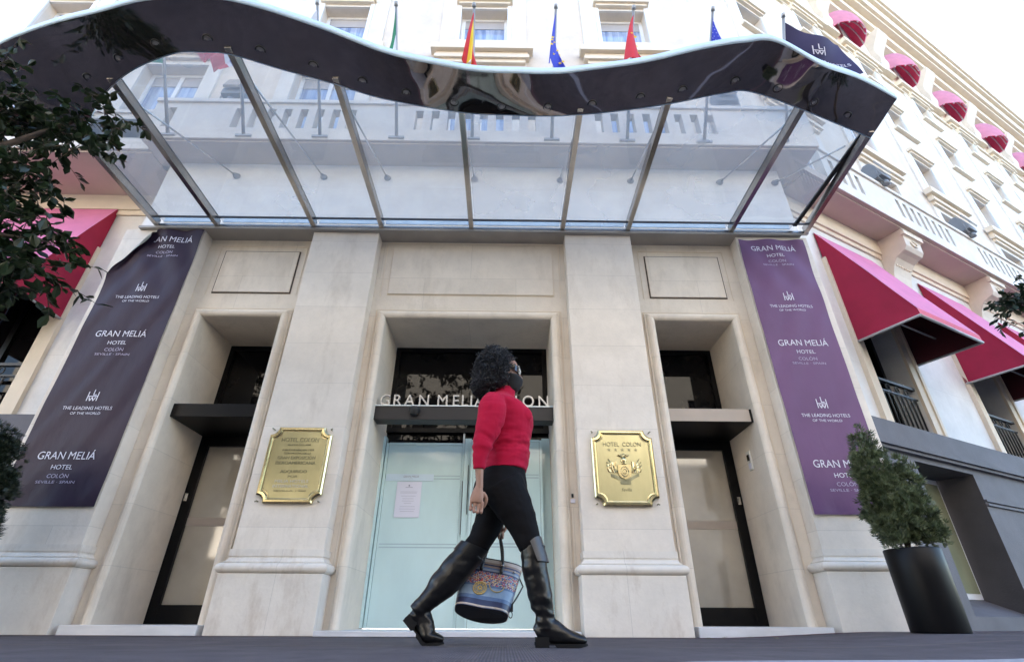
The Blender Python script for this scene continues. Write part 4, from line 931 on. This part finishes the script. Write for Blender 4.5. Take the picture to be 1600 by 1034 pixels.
for k in range(9):
    x, y = rl.uniform(1.5, 2.75), rl.uniform(4.2, 4.75); a = rl.uniform(0, 6.3); g = gz(x) + .006; L = rl.uniform(.03, .055)
    mb = MB(); mb.grid(lambda u, v: (x + L * ((u - .5) * cos(a) - (v - .5) * .45 * sin(pi * u) * sin(a)), y + L * ((u - .5) * sin(a) + (v - .5) * .45 * sin(pi * u) * cos(a)), g + .004 * abs(v - .5) + .003 * sin(pi * u)), 6, 2)
    tag(mb.build('fallen_leaf', 'dryleaf'), 'small dry leaf lying on the pavement by the right door step', 'leaf', 'fallen leaves by the right door step')
# ------------------------------------------------------------------ the woman
WY = 3.07
def el_ring(c, a, b, n=24, sq=1.0):
    out = []
    for k in range(n):
        t = 2 * pi * k / n; ct, st = cos(t), sin(t)
        out.append(c + a * (abs(ct) ** sq * (1 if ct >= 0 else -1)) + b * (abs(st) ** sq * (1 if st >= 0 else -1)))
    return out
def spline(pts, n=5):
    res = []
    for i in range(len(pts) - 1):
        p0, p1, p2, p3 = (pts[max(i - 1, 0)], pts[i], pts[i + 1], pts[min(i + 2, len(pts) - 1)])
        for k in range(n):
            t = k / n; res.append(tuple(.5 * (2 * b + (c - a) * t + (2 * a - 5 * b + 4 * c - d) * t * t + (3 * b - a - 3 * c + d) * t ** 3) for a, b, c, d in zip(p0, p1, p2, p3)))
    res.append(pts[-1]); return res
def limb(mb, pts, grow=0.0, n=20, sub=5, rnd_ends=True):
    """pts: (x, y, z, r_in_plane, r_lateral)"""
    P_ = spline([tuple(p) for p in pts], sub); rs = []
    V = [Vector(p[:3]) for p in P_]
    for i, p in enumerate(P_):
        t = (V[min(i + 1, len(V) - 1)] - V[max(i - 1, 0)]).normalized(); y = Vector((0, 1, 0)); b = (y - t * y.dot(t)).normalized(); a = b.cross(t)
        rs.append(el_ring(V[i], a * (p[3] + grow), b * (p[4] + grow), n))
    mb.rings(rs, 0, True)
def trunkloft(mb, rows, grow=0.0, n=32, yc=0.0):
    rs = []
    for z, xb, xf, hw in spline(rows, 5):
        rs.append([Vector(((xb + xf) / 2 + ((xf - xb) / 2 + grow) * cos(t), WY + yc + (hw + grow) * (abs(sin(t)) ** .85) * (1 if sin(t) >= 0 else -1), z)) for t in [2 * pi * k / n for k in range(n)]])
    mb.rings(rs, 0, True)
def fuse(name, mb, mat, parent, voxel, smooth=4, disp=None):
    """one continuous skin: voxel-remesh the joined lofts, relax, then add cloth creases"""
    me = bpy.data.meshes.new(name); me.from_pydata([tuple(p) for p in mb.v], [], mb.f); o = bpy.data.objects.new(name, me); COL.objects.link(o)
    r = o.modifiers.new('r', 'REMESH'); r.mode = 'VOXEL'; r.voxel_size = voxel; s = o.modifiers.new('s', 'SMOOTH'); s.iterations = smooth; s.factor = .5
    dg = bpy.context.evaluated_depsgraph_get(); dg.update(); m2 = bpy.data.meshes.new_from_object(o.evaluated_get(dg)); bpy.data.objects.remove(o); bpy.data.meshes.remove(me)
    m2.name = name
    off = Vector(parent['_loc'])
    if disp:
        ns = [v.normal.copy() for v in m2.vertices]
        for v, nn in zip(m2.vertices, ns): v.co += nn * disp(v.co)
    for v in m2.vertices: v.co -= off
    m2.materials.clear(); m2.materials.append(M[mat]); m2.polygons.foreach_set('use_smooth', [True] * len(m2.polygons)); m2.update()
    ob = bpy.data.objects.new(name, m2); COL.objects.link(ob); ob.parent = parent; ob['_loc'] = tuple(off); return ob
W = thing('person', (-.05, WY, 0), 'woman in red sweater, black leggings and tall boots striding past the entrance', 'person')
NY, FY = WY - .088, WY + .088          # near (right) and far (left) leg
thighN = [(-.02, NY, .80, .125, .095), (.035, NY, .70, .110, .09), (.083, NY, .61, .090, .080), (.117, NY, .53, .072, .068), (.142, NY, .46, .062, .060)]
thighF = [(-.06, FY, .80, .125, .095), (-.075, FY, .70, .100, .09), (-.098, FY, .62, .084, .08), (-.140, FY, .53, .070, .068), (-.19, FY, .465, .063, .060)]
shankN = [(.142, NY, .46, .058, .056), (.158, NY, .37, .058, .056), (.181, NY, .25, .052, .05), (.205, NY, .155, .040, .038), (.21, NY, .08, .035, .034)]
shankF = [(-.19, FY, .465, .060, .056), (-.25, FY, .395, .062, .058), (-.335, FY, .295, .056, .052), (-.43, FY, .20, .040, .038), (-.47, FY, .15, .036, .034)]
armN = [(-.075, WY - .150, 1.305, .060, .05), (-.085, WY - .185, 1.24, .078, .058), (-.092, WY - .200, 1.16, .078, .055), (-.122, WY - .212, 1.045, .060, .048), (-.146, WY - .214, .95, .040, .038), (-.150, WY - .212, .855, .028, .028)]
foreN = [(-.151, WY - .212, .88, .026, .024), (-.146, WY - .210, .80, .021, .019), (-.145, WY - .208, .755, .021, .018)]
armF = [(-.05, WY + .150, 1.305, .060, .05), (-.03, WY + .190, 1.22, .068, .055), (-.01, WY + .200, 1.12, .062, .05), (.005, WY + .205, 1.0, .052, .045), (.0, WY + .205, .90, .038, .036), (-.015, WY + .2, .80, .028, .028)]
foreF = [(-.015, WY + .2, .81, .025, .022), (-.03, WY + .195, .72, .021, .018), (-.035, WY + .19, .68, .021, .018)]
torso = [(.78, -.185, .125, .165), (.84, -.165, .122, .16), (.90, -.132, .117, .150), (.96, -.118, .134, .142), (1.02, -.118, .140, .140), (1.08, -.122, .144, .143), (1.14, -.135, .158, .150), (1.20, -.148, .166, .156), (1.25, -.155, .158, .162), (1.30, -.158, .118, .166), (1.335, -.152, .070, .15), (1.365, -.135, .040, .10), (1.39, -.105, .032, .066)]
neck = [(1.33, -.10, .03, .06), (1.38, -.085, .034, .055), (1.42, -.075, .040, .053), (1.46, -.075, .040, .053)]
head = [(1.405, -.02, .048, .028), (1.418, -.05, .062, .042), (1.438, -.075, .072, .052), (1.465, -.095, .075, .058), (1.495, -.108, .078, .063), (1.53, -.116, .071, .071), (1.555, -.120, .068, .072), (1.58, -.120, .075, .073), (1.61, -.116, .070, .071), (1.64, -.10, .050, .062), (1.662, -.072, .018, .042), (1.672, -.045, -.01, .018)]
# body
b = MB()
trunkloft(b, torso, -.014); trunkloft(b, neck, -.004); trunkloft(b, head)
limb(b, [(.070, WY, 1.56, .006, .008), (.083, WY, 1.53, .010, .011), (.092, WY, 1.507, .013, .015), (.078, WY, 1.497, .010, .013)], n=12)           # nose
limb(b, [(.066, WY, 1.472, .012, .022), (.080, WY, 1.468, .008, .016)], n=12, sub=3); limb(b, [(.064, WY, 1.456, .012, .022), (.078, WY, 1.456, .007, .015)], n=12, sub=3)   # lips
for s in (-1, 1):
    limb(b, [(.058, WY + s * .032, 1.560, .010, .013), (.068, WY + s * .032, 1.556, .008, .010)], n=10, sub=2)      # eyes
    limb(b, [(.067, WY + s * .015, 1.582, .006, .010), (.066, WY + s * .045, 1.585, .006, .010)], n=8, sub=3)       # brow
    limb(b, [(-.03, WY + s * .072, 1.575, .016, .006), (-.032, WY + s * .078, 1.545, .018, .007), (-.026, WY + s * .073, 1.515, .010, .006)], n=10)   # ears
for a in (thighN, thighF, shankN, shankF, armN, armF): limb(b, a, -.010)
limb(b, foreN); limb(b, foreF)
limb(b, [(.20, NY, .07, .018, .02), (.27, NY, .055, .014, .02), (.37, NY, .042, .009, .018)]); limb(b, [(-.48, FY, .135, .018, .02), (-.44, FY, .085, .014, .02), (-.38, FY, .045, .009, .018)])
def hand(px, py, pz, sgn, lean, grip):
    """palm, four bent fingers of unequal length, thumb from the side; hanging hand, curled"""
    o = Vector((px, py, pz)); ux = Vector((1, 0, 0)); uy = Vector((0, 1, 0)); dn = Vector((lean, 0, -1)).normalized(); fw = Vector((1, 0, lean)).normalized()
    def q(f, l, d): return o + fw * f + uy * l * sgn + dn * d
    def path(pp, r, k=12):
        limb(b, [(*x, rr, rr * .95) for x, rr in zip(pp, r)], n=k, sub=4)
    limb(b, [(*q(0, 0, -.01), .020, .017), (*q(-.002, 0, .02), .030, .018), (*q(-.004, 0, .055), .037, .017), (*q(-.004, .002, .078), .036, .014)], n=16)
    for k, (f, L) in enumerate(((.030, .96), (.0095, 1.05), (-.0115, 1.0), (-.0315, .80))):      # index .. little
        r = .0080 if k < 3 else .0070
        path([q(f, .0, .070), q(f * 1.05, .004, .078 + .032 * L), q(f * 1.0, -.018 * -1 * grip * -1 + .018, .082 + .046 * L), q(f * .92, .034, .076 + .040 * L), q(f * .9, .038, .072 + .022 * L)], [r * 1.08, r, r * .95, r * .9, r * .75])
    path([q(.026, .004, .022), q(.046, .014, .045), q(.045, .024, .072), q(.036, .032, .094)], [.012, .0105, .0095, .0075])
hand(-.148, WY - .208, .752, 1, -.10, 1); hand(-.036, WY + .19, .675, -1, -.08, 1)
fuse('body', b, 'skin', W, .0034, 1)
def crease(sc, amp, ax=(1, 1, 1)):
    def f(p): return amp * (noise.noise(Vector((p.x * sc * ax[0], p.y * sc * ax[1], p.z * sc * ax[2]))) + .45 * noise.noise(Vector((p.x * sc * 2.1 * ax[0], p.y * sc * 2.1, p.z * sc * 2.1 * ax[2]))))
    return f
s = MB(); sw = [r for r in torso if r[0] > .88]; sw = [(.895, -.134, .119, .152)] + sw[1:]  # hem
trunkloft(s, sw, .006); trunkloft(s, [(1.35, -.115, .046, .080), (1.38, -.098, .050, .064), (1.41, -.080, .054, .058), (1.436, -.070, .054, .056)], .004)
limb(s, armN, .006); limb(s, armF, .006)
for sy in (-1, 1): limb(s, [(.06, WY + sy * .066, 1.235, .075, .066), (.112, WY + sy * .066, 1.215, .070, .064), (.148, WY + sy * .06, 1.205, .040, .044)], n=16)
cw = crease(16, .0050, (.5, .5, 1.6))
def sweater_disp(p):
    el = math.exp(-((p.z - 1.0) / .07) ** 2) if p.x < -.06 else 0
    wst = math.exp(-((p.z - 1.03) / .09) ** 2) if p.x >= -.06 else 0
    return cw(p) * (.5 + 1.5 * wst) + el * .012 * noise.noise(Vector((p.x * 9 + 3, p.y * 9, p.z * 34 + p.x * 14))) + wst * .012 * noise.noise(Vector((p.x * 6, p.y * 7 + 2, (p.z - .35 * p.x) * 26)))
fuse('sweater', s, 'sweater', W, .0055, 3, sweater_disp)
s = MB(); trunkloft(s, [(.70, -.165, .125, .150), (.76, -.192, .132, .168), (.82, -.180, .126, .165), (.87, -.150, .118, .155), (.915, -.128, .112, .145)], .003)
limb(s, thighN, .003); limb(s, thighF, .003); fuse('leggings', s, 'leggings', W, .007, 4, crease(13, .0042, (1, 1, 1.5)))
# boots
def boot(shaft, y, bend, ox, oz):
    s = MB(); limb(s, shaft, .004)
    def fx(x, z):
        if bend:
            xb = .165; a = bend * min(1, max(0, (xb + .03 - x) / .06))
            dx, dz = x - xb, z - .012; return (ox + xb + dx * cos(a) + dz * sin(a) * 1, oz + .012 - dx * sin(a) + dz * cos(a))
        return (ox + x, oz + z)
    rows = [(.006, .052, .030, .022), (.03, .066, .052, .035), (.07, .074, .062, .037), (.12, .060, .049, .040), (.17, .046, .036, .044), (.22, .037, .027, .042), (.25, .032, .019, .032), (.264, .028, .010, .018)]
    pts = [(*[(fx(x, zc))[0]], y, fx(x, zc)[1], rz, ry) for x, zc, rz, ry in rows]
    limb(s, pts, .001); o = fuse('boot', s, 'boot', W, .0055, 4, lambda p: crease(9, .0060, (1, 1, 1.8))(p) + .0080 * noise.noise(Vector((p.x * 13 + 4, p.y * 8, p.z * 34 + p.x * 18))) * math.exp(-((p.z - oz - .15) / .06) ** 2))
    s = MB(); rs = []
    for k in range(27):
        x = -.002 + .268 * k / 26; t = k / 26
        w = .033 * (sin(pi * min(1, t * 3.5 + .15) / 2) if t < .25 else 1) * (1 + .28 * math.exp(-((t - .68) / .2) ** 2)) * (math.sqrt(max(0, 1 - ((t - .80) / .2) ** 2)) * .98 + .02 if t > .80 else 1)
        th = .004 if True else 0; zb = max(0, t - .82) * .05 if t > .42 else .011
        zt = .018 if t > .30 else .026
        ring = []
        for (yy, zz) in ((-w, zb), (w, zb), (w, zt), (-w, zt)):
            X, Z = fx(x, zz); ring.append((X, y + yy, Z))
        rs.append(ring)
    s.rings(rs, 0, False); 
    if True:
        hb = MB()
        for a0, a1 in ((0, .07),):
            c8 = []
            for zz in (.001, .046):
                for x, yy in ((a0 + .002, -.029), (a1, -.034), (a1, .034), (a0 + .002, .029)):
                    X, Z = fx(x, zz); c8.append((X, y + yy, Z))
            hb.hexa(c8)
        hb.build('heel', 'sole', o)
    s.build('sole', 'sole', o)
    return o
bN = boot([(.152, NY, .475, .068, .066), (.154, NY, .43, .066, .064), (.162, NY, .36, .064, .062), (.184, NY, .24, .060, .056), (.206, NY, .155, .048, .045), (.208, NY, .08, .046, .042)], NY, 0, .155, .0)
bF = boot([(-.188, FY, .468, .080, .070), (-.25, FY, .395, .080, .070), (-.34, FY, .293, .074, .063), (-.428, FY, .205, .050, .047), (-.478, FY, .150, .048, .043)], FY, R(44), -.585, -.002)
s = MB()      # stiff over-the-knee flap of the front boot
s.grid(lambda u, v: (.158 - .038 * v + .081 * cos(R(-80 + 160 * u)), NY + .083 * sin(R(-80 + 160 * u)), .39 + .128 * v * (1 - .25 * (2 * u - 1) ** 4)), 20, 8); s.build('boot_flap', 'bootsoft', bN)
s = MB(); s.grid(lambda u, v: (-.215 + .040 * v + .086 * cos(R(150 + 300 * u)) * .95 , FY + .076 * sin(R(150 + 300 * u)), .445 + .045 * v - .03 * cos(R(150 + 300 * u)) ), 24, 4); s.build('boot_flap', 'boot', bF)
# hair
def hair_shape(d):
    k = 1 + .10 * noise.noise(d * 2.6) + .05 * noise.noise(d * 6)
    p = Vector((-.075 + d.x * .135 * k, WY + d.y * .135 * k, 1.548 + (d.z * .172 if d.z > 0 else d.z * .185) * k)); return p
s = MB(); rs = []
def hp(u, v):
    a = 2 * pi * u; q = pi * v; d = Vector((sin(q) * cos(a), sin(q) * sin(a), cos(q))); p = hair_shape(d * 1.0)
    c = Vector((-.075, WY, 1.548)); p = c + (p - c) * .88
    lim = (.004 if p.z < 1.53 else .020) if p.z < 1.605 else .026 + (p.z - 1.605) * .75
    if p.x > lim and p.z < 1.68: p.x = lim
    p.z = max(p.z, 1.455 + .50 * p.x)
    return p
s.grid(hp, 40, 28)
for cx_, cz_, rx_, rz_ in ((-.125, 1.465, .075, .07),):
    s.lathe([(.001, -rz_ * .9), (rx_ * .6, -rz_ * .8), (rx_, 0), (rx_ * .75, rz_ * .7), (.001, rz_)], (cx_, WY, cz_), 20, sy=1.15)
rnd = random.Random(4); cnt = 0
while cnt < 2900:
    d = Vector((rnd.gauss(0, 1), rnd.gauss(0, 1), rnd.gauss(0, 1))).normalized(); p = hair_shape(d)
    c = Vector((-.075, WY, 1.548)); p = c + (p - c) * (rnd.uniform(.84, 1.04) if rnd.random() < .8 else rnd.uniform(1.0, 1.13))
    if cnt % 4 == 0: p = Vector((-.125 + d.x * .095, WY + d.y * .12, 1.46 + d.z * .085))
    lim = (.008 if p.z < 1.53 else .026) if p.z < 1.605 else .032 + (p.z - 1.605) * .95
    if p.z < 1.452 + .50 * p.x: continue
    if p.x > lim and p.z < 1.68: continue
    cnt += 1
    t = (d.cross(Vector((rnd.gauss(0, 1), rnd.gauss(0, 1), rnd.gauss(0, 1)))).normalized() + d * rnd.uniform(0, .8) + Vector((0, 0, -.35))).normalized()
    e1 = t.orthogonal().normalized(); e2 = t.cross(e1); R0 = rnd.uniform(.005, .011); L = rnd.uniform(.025, .055); ph = rnd.uniform(0, 6)
    s.tube([p + t * L * (k / 11 - .3) + (e1 * cos(ph + k * .95) + e2 * sin(ph + k * .95)) * R0 for k in range(12)], .0022, 3, cap=False)
s.build('hair', 'hair', W)
s = MB()   # mask
trunkloft(s, [(1.408, .0, .044, .030), (1.420, -.015, .068, .046), (1.445, -.025, .088, .057), (1.470, -.03, .101, .062), (1.494, -.03, .105, .066), (1.510, -.03, .096, .068), (1.521, -.03, .080, .067)], .002, 32)
s.tube([(.0, WY - .077, 1.515), (-.035, WY - .080, 1.56)], .0025, 6); s.build('face_mask', 'mask', W)
G = MB()
G.grid(lambda u, v: (.082 - .030 * abs(2 * u - 1) ** 2.2, WY - .070 + .14 * u, 1.540 + .042 * v), 20, 4)
for sy in (-1, 1): G.fbox(lambda a, z, o: (a, WY + sy * o, z), -.03, .055, 1.556, 1.576, .071, .077)
g = G.build('sunglasses', 'lens', W)
G = MB(); fr_ = [(.085 - .030 * abs(2 * u - 1) ** 2.2, WY - .072 + .144 * u) for u in [k / 20 for k in range(21)]]
G.tube([(x, y, 1.586) for x, y in fr_[5:16]], .0035, 8); G.tube([(x, y, 1.537) for x, y in fr_[6:15]], .003, 8); G.tube([(.084, WY, 1.532), (.088, WY, 1.56), (.080, WY, 1.600)], [.006, .0065, .005], 8)
G.build('glasses_frame', 'whiteplastic', g)

# ------------------------------------------------------------------ handbag
def bag_mat():
    m, nt, out = nmat('printed_bag_fabric'); p = nt.nodes.new('ShaderNodeBsdfPrincipled'); v = coords(nt, (1, .4, 1.6))
    n1 = nt.nodes.new('ShaderNodeTexVoronoi'); n1.inputs['Scale'].default_value = 170; nt.links.new(v, n1.inputs['Vector'])
    r = nt.nodes.new('ShaderNodeValToRGB'); cr_ = r.color_ramp; cr_.interpolation = 'CONSTANT'
    cols = [(.02, .03, .10), (.45, .25, .10), (.12, .20, .36), (.50, .06, .05), (.55, .42, .22), (.03, .04, .12), (.32, .36, .40)]
    cr_.elements[0].color = c4(cols[0]); cr_.elements[1].position = 1 / 7; cr_.elements[1].color = c4(cols[1])
    for k in range(2, 7): e = cr_.elements.new(k / 7); e.color = c4(cols[k])
    sp = nt.nodes.new('ShaderNodeSeparateColor'); nt.links.new(n1.outputs['Color'], sp.inputs[0]); nt.links.new(sp.outputs[0], r.inputs['Fac'])
    nt.links.new(r.outputs['Color'], p.inputs['Base Color']); p.inputs['Roughness'].default_value = .3; nt.links.new(p.outputs[0], out.inputs[0]); return m
M['bagprint'] = bag_mat()
for k, c in dict(bag_navy=(.03, .035, .08), bag_blue=(.09, .145, .26), bag_sky=(.20, .28, .39), bag_pale=(.26, .28, .31), bag_cream=(.48, .39, .31), bag_tan=(.30, .21, .15), bag_gold=(.50, .36, .12)).items(): M[k] = pbr(k, c, .3, var=.12, vscale=30, coat=.2)
BY = WY + .20
BG = thing('handbag', (-.13, BY, .14), 'printed tote bag in blue, navy and cream stripes hanging behind the legs', 'bag')
bc, tc_ = Vector((-.128, BY - .075, .152)), Vector((-.070, BY + .045, .412)); bu, tu = Vector((.318, 0, -.048)).normalized(), Vector((.282, 0, -.043)).normalized()
bax = (tc_ - bc).normalized(); bdv = bax.cross(bu).normalized()
if bdv.y > 0: bdv = -bdv       # towards the street
def bagp(t, a, d): return bc.lerp(tc_, t) + bu.lerp(tu, t) * a + bdv * d
def bag_w(t): return .150 + .028 * t
def bag_d(t): return .088 - .035 * t
def bag_ring(t, grow=0):
    n = 48; out = []
    for k in range(n):
        a = 2 * pi * k / n; ca, sa = cos(a), sin(a); e = .72
        sag = -.012 * (1 - t) * abs(sa) * (1 - abs(ca))
        out.append(bagp(t, (bag_w(t) + grow) * (abs(ca) ** e) * (1 if ca >= 0 else -1), (bag_d(t) + grow) * (abs(sa) ** e) * (1 if sa >= 0 else -1)) + bax * sag)
    return out
lv = [(0, 'bag_navy'), (.012, 'bag_cream'), (.045, 'bag_navy'), (.15, 'bag_blue'), (.22, 'bag_sky'), (.40, 'bag_blue'), (.44, 'bagprint'), (.70, 'bag_navy'), (.73, 'bag_pale'), (.77, 'bag_blue'), (.80, 'bag_tan'), (.84, 'bag_navy'), (.87, 'bag_tan'), (.91, 'bag_cream'), (.975, 'strap'), (1.0, None)]
mats = ['bag_navy', 'bag_cream', 'bag_blue', 'bag_sky', 'bagprint', 'bag_pale', 'bag_tan', 'strap']
mb = MB(); ts, mi = [], []
for (t0, m_), (t1, _) in zip(lv[:-1], lv[1:]):
    q = max(1, int((t1 - t0) / .05))
    for k in range(q): ts.append(t0 + (t1 - t0) * k / q); mi.append(mats.index(m_))
ts.append(1.0); mb.rings([bag_ring(t) for t in ts], mi, True, cap=False)
mb.face([q for q in bag_ring(0, -.004)][::-1], 7); mb.build('bag_body', mats, BG)
def on_front(a, t, lift=.004):
    x = min(.999, abs(a / bag_w(t))); return bagp(t, a, bag_d(t) * (1 - x ** (2 / .72)) ** (.72 / 2) + lift)
mb = MB(); t0, a0, r_ = .33, -.035, .036
for rr, th in ((r_, .0035), (r_ * .74, .002), (r_ * .25, .004)): mb.tube([on_front(a0 + rr * cos(q), t0 + rr * sin(q) / .29) for q in [2 * pi * k / 24 for k in range(25)]], th, 6)
for k in range(12):
    q = 2 * pi * k / 12; mb.tube([on_front(a0 + r_ * .25 * cos(q), t0 + r_ * .25 * sin(q) / .29), on_front(a0 + r_ * cos(q), t0 + r_ * sin(q) / .29)], .0014, 4)
mb.build('gold_wheel_print', 'bag_gold', BG)
mb = MB(); mb.tube([on_front(.055 + .042 * cos(q), .45 + .042 * sin(q) / .29) for q in [pi + pi * k / 14 for k in range(15)]], .0028, 6); mb.build('gold_arc_print', 'bag_gold', BG)
top = Vector((-.052, WY + .197, .594))
for sg in (1, -1):
    mb = MB(); f = lambda a, t: bagp(t, a, sg * (bag_d(t) + .006))
    A_, B_ = f(.060, .93), f(-.052, .93); mid = Vector((0, sg * -.012, 0))
    pts = [f(.062, .76), A_, A_.lerp(top + mid, .35) + Vector((.012, 0, .01)), A_.lerp(top + mid, .75) + Vector((.012, 0, .01)), top + mid + Vector((.010, 0, .004)), top + mid + Vector((-.012, 0, .004)), B_.lerp(top + mid, .75) + Vector((-.012, 0, .01)), B_.lerp(top + mid, .35) + Vector((-.012, 0, .01)), B_, f(-.054, .76)]
    P_ = spline([tuple(p) for p in pts], 5); mb.tube(P_, .0070, 8)
    for a_ in (.062, -.054):
        mb.tube([f(a_, .70), f(a_, .73), f(a_, .88), f(a_, .90)], [.006, .011, .011, .006], 8)
    mb.build('handle', 'strap', BG)
mb = MB(); e0 = bagp(.80, bag_w(.8) - .004, .0); e1 = bagp(.12, bag_w(.1) + .004, .0)
mb.tube([e0, e0 + Vector((.022, 0, -.045)), e0.lerp(e1, .55) + Vector((.018, 0, 0)), e1 + Vector((.006, 0, .03)), e1], .0045, 6); q = e1 + Vector((.004, 0, .02)); mb.box(q.x - .010, q.x + .010, q.y - .010, q.y + .010, q.z - .02, q.z + .02)
mb.tube([(q.x - .004 + .010 * cos(a), q.y, q.z - .034 + .016 * sin(a)) for a in [2 * pi * k / 12 for k in range(13)]], .0028, 6); mb.build('side_strap', 'strap', BG)
for p in (on_front(.062, .86, .016), on_front(.135, .80, .004)):
    mb = MB(); mb.lathe([(.001, -.005), (.008, -.004), (.0095, 0), (.008, .004), (.001, .005)], p, 14); mb.build('stud', 'chrome', BG)

# ------------------------------------------------------------------ the opposite side of the street (seen in reflections)
OB = thing('apartment_building', (0, -11, 0), 'sunlit ochre apartment house across the street, seen only in the glass reflections', 'building')
def FO(s, z, o): return (s, -11 + o, z)
cols = [-22 + 2.6 * k for k in range(18)]
ops = [(c - .55, c + .55, z, z + 1.9) for c in cols for z in (.4, 4.2, 7.4, 10.6)]
mb = MB(); mb.facade(FO, -24, 24, -.12, 13.2, ops, 0, .2); mb.box(-24, 24, -20, -11.3, -.12, 13.0); mb.fbox(FO, -24, 24, 12.9, 13.3, -.2, .35); mb.fbox(FO, -24, 24, 3.6, 3.8, 0, .15); mb.build('wall', 'opp', OB)
mb = MB()
for a, b_, z0, z1 in ops: mb.fbox(FO, a, b_, z0, z1, -.18, -.15)
mb.build('window', 'darkglass', OB)

# ------------------------------------------------------------------ camera, light
def look():
    p, r, y = R(29.8), R(.26), R(.63)
    fw = Vector((sin(y) * cos(p), cos(y) * cos(p), sin(p))); rt = Vector((cos(y), -sin(y), 0)); up = rt.cross(fw)
    rt2 = rt * cos(r) + up * sin(r); up2 = up * cos(r) - rt * sin(r)
    m = Matrix((rt2, up2, -fw)).transposed().to_4x4(); m.translation = (0, 0, .116); return m
cam = bpy.data.cameras.new('camera'); cam.lens = 790 / 1600 * 36; cam.sensor_width = 36; cam.clip_start = .02; cam.clip_end = 2000
co = bpy.data.objects.new('camera', cam); COL.objects.link(co); co.matrix_world = look(); SC.camera = co
SUN_EL, SUN_AZ = 33, -25     # sun behind the hotel, a little to the right
sd = Vector((sin(R(SUN_AZ)) * cos(R(SUN_EL)), cos(R(SUN_AZ)) * cos(R(SUN_EL)), sin(R(SUN_EL))))
sl = bpy.data.lights.new('sun', 'SUN'); sl.energy = 4.0; sl.angle = R(.5); sl.color = (1, .96, .90)
so = bpy.data.objects.new('sun', sl); COL.objects.link(so); so.rotation_euler = (-sd).to_track_quat('-Z', 'Y').to_euler(); so.location = sd * 60
w = bpy.data.worlds.new('World'); SC.world = w; w.use_nodes = True; nt = w.node_tree
bg = nt.nodes['Background']; sky = nt.nodes.new('ShaderNodeTexSky'); sky.sky_type = 'NISHITA'; sky.sun_disc = False; sky.sun_elevation = R(SUN_EL); sky.sun_rotation = R(SUN_AZ)
sky.air_density = 1.0; sky.dust_density = 1.2; sky.ozone_density = 1.0
nt.links.new(sky.outputs[0], bg.inputs[0]); bg.inputs[1].default_value = .15
vs = SC.view_settings; vs.view_transform = 'Standard'; vs.look = 'None'; vs.gamma = 1; vs.exposure = 2.85
SC.cycles.max_bounces = 10; SC.cycles.diffuse_bounces = 5; SC.cycles.glossy_bounces = 4; SC.cycles.transparent_max_bounces = 12
SC.cycles.use_denoising = True; SC.cycles.sample_clamp_indirect = 8
for o in SC.objects:
    if '_loc' in o: del o['_loc']
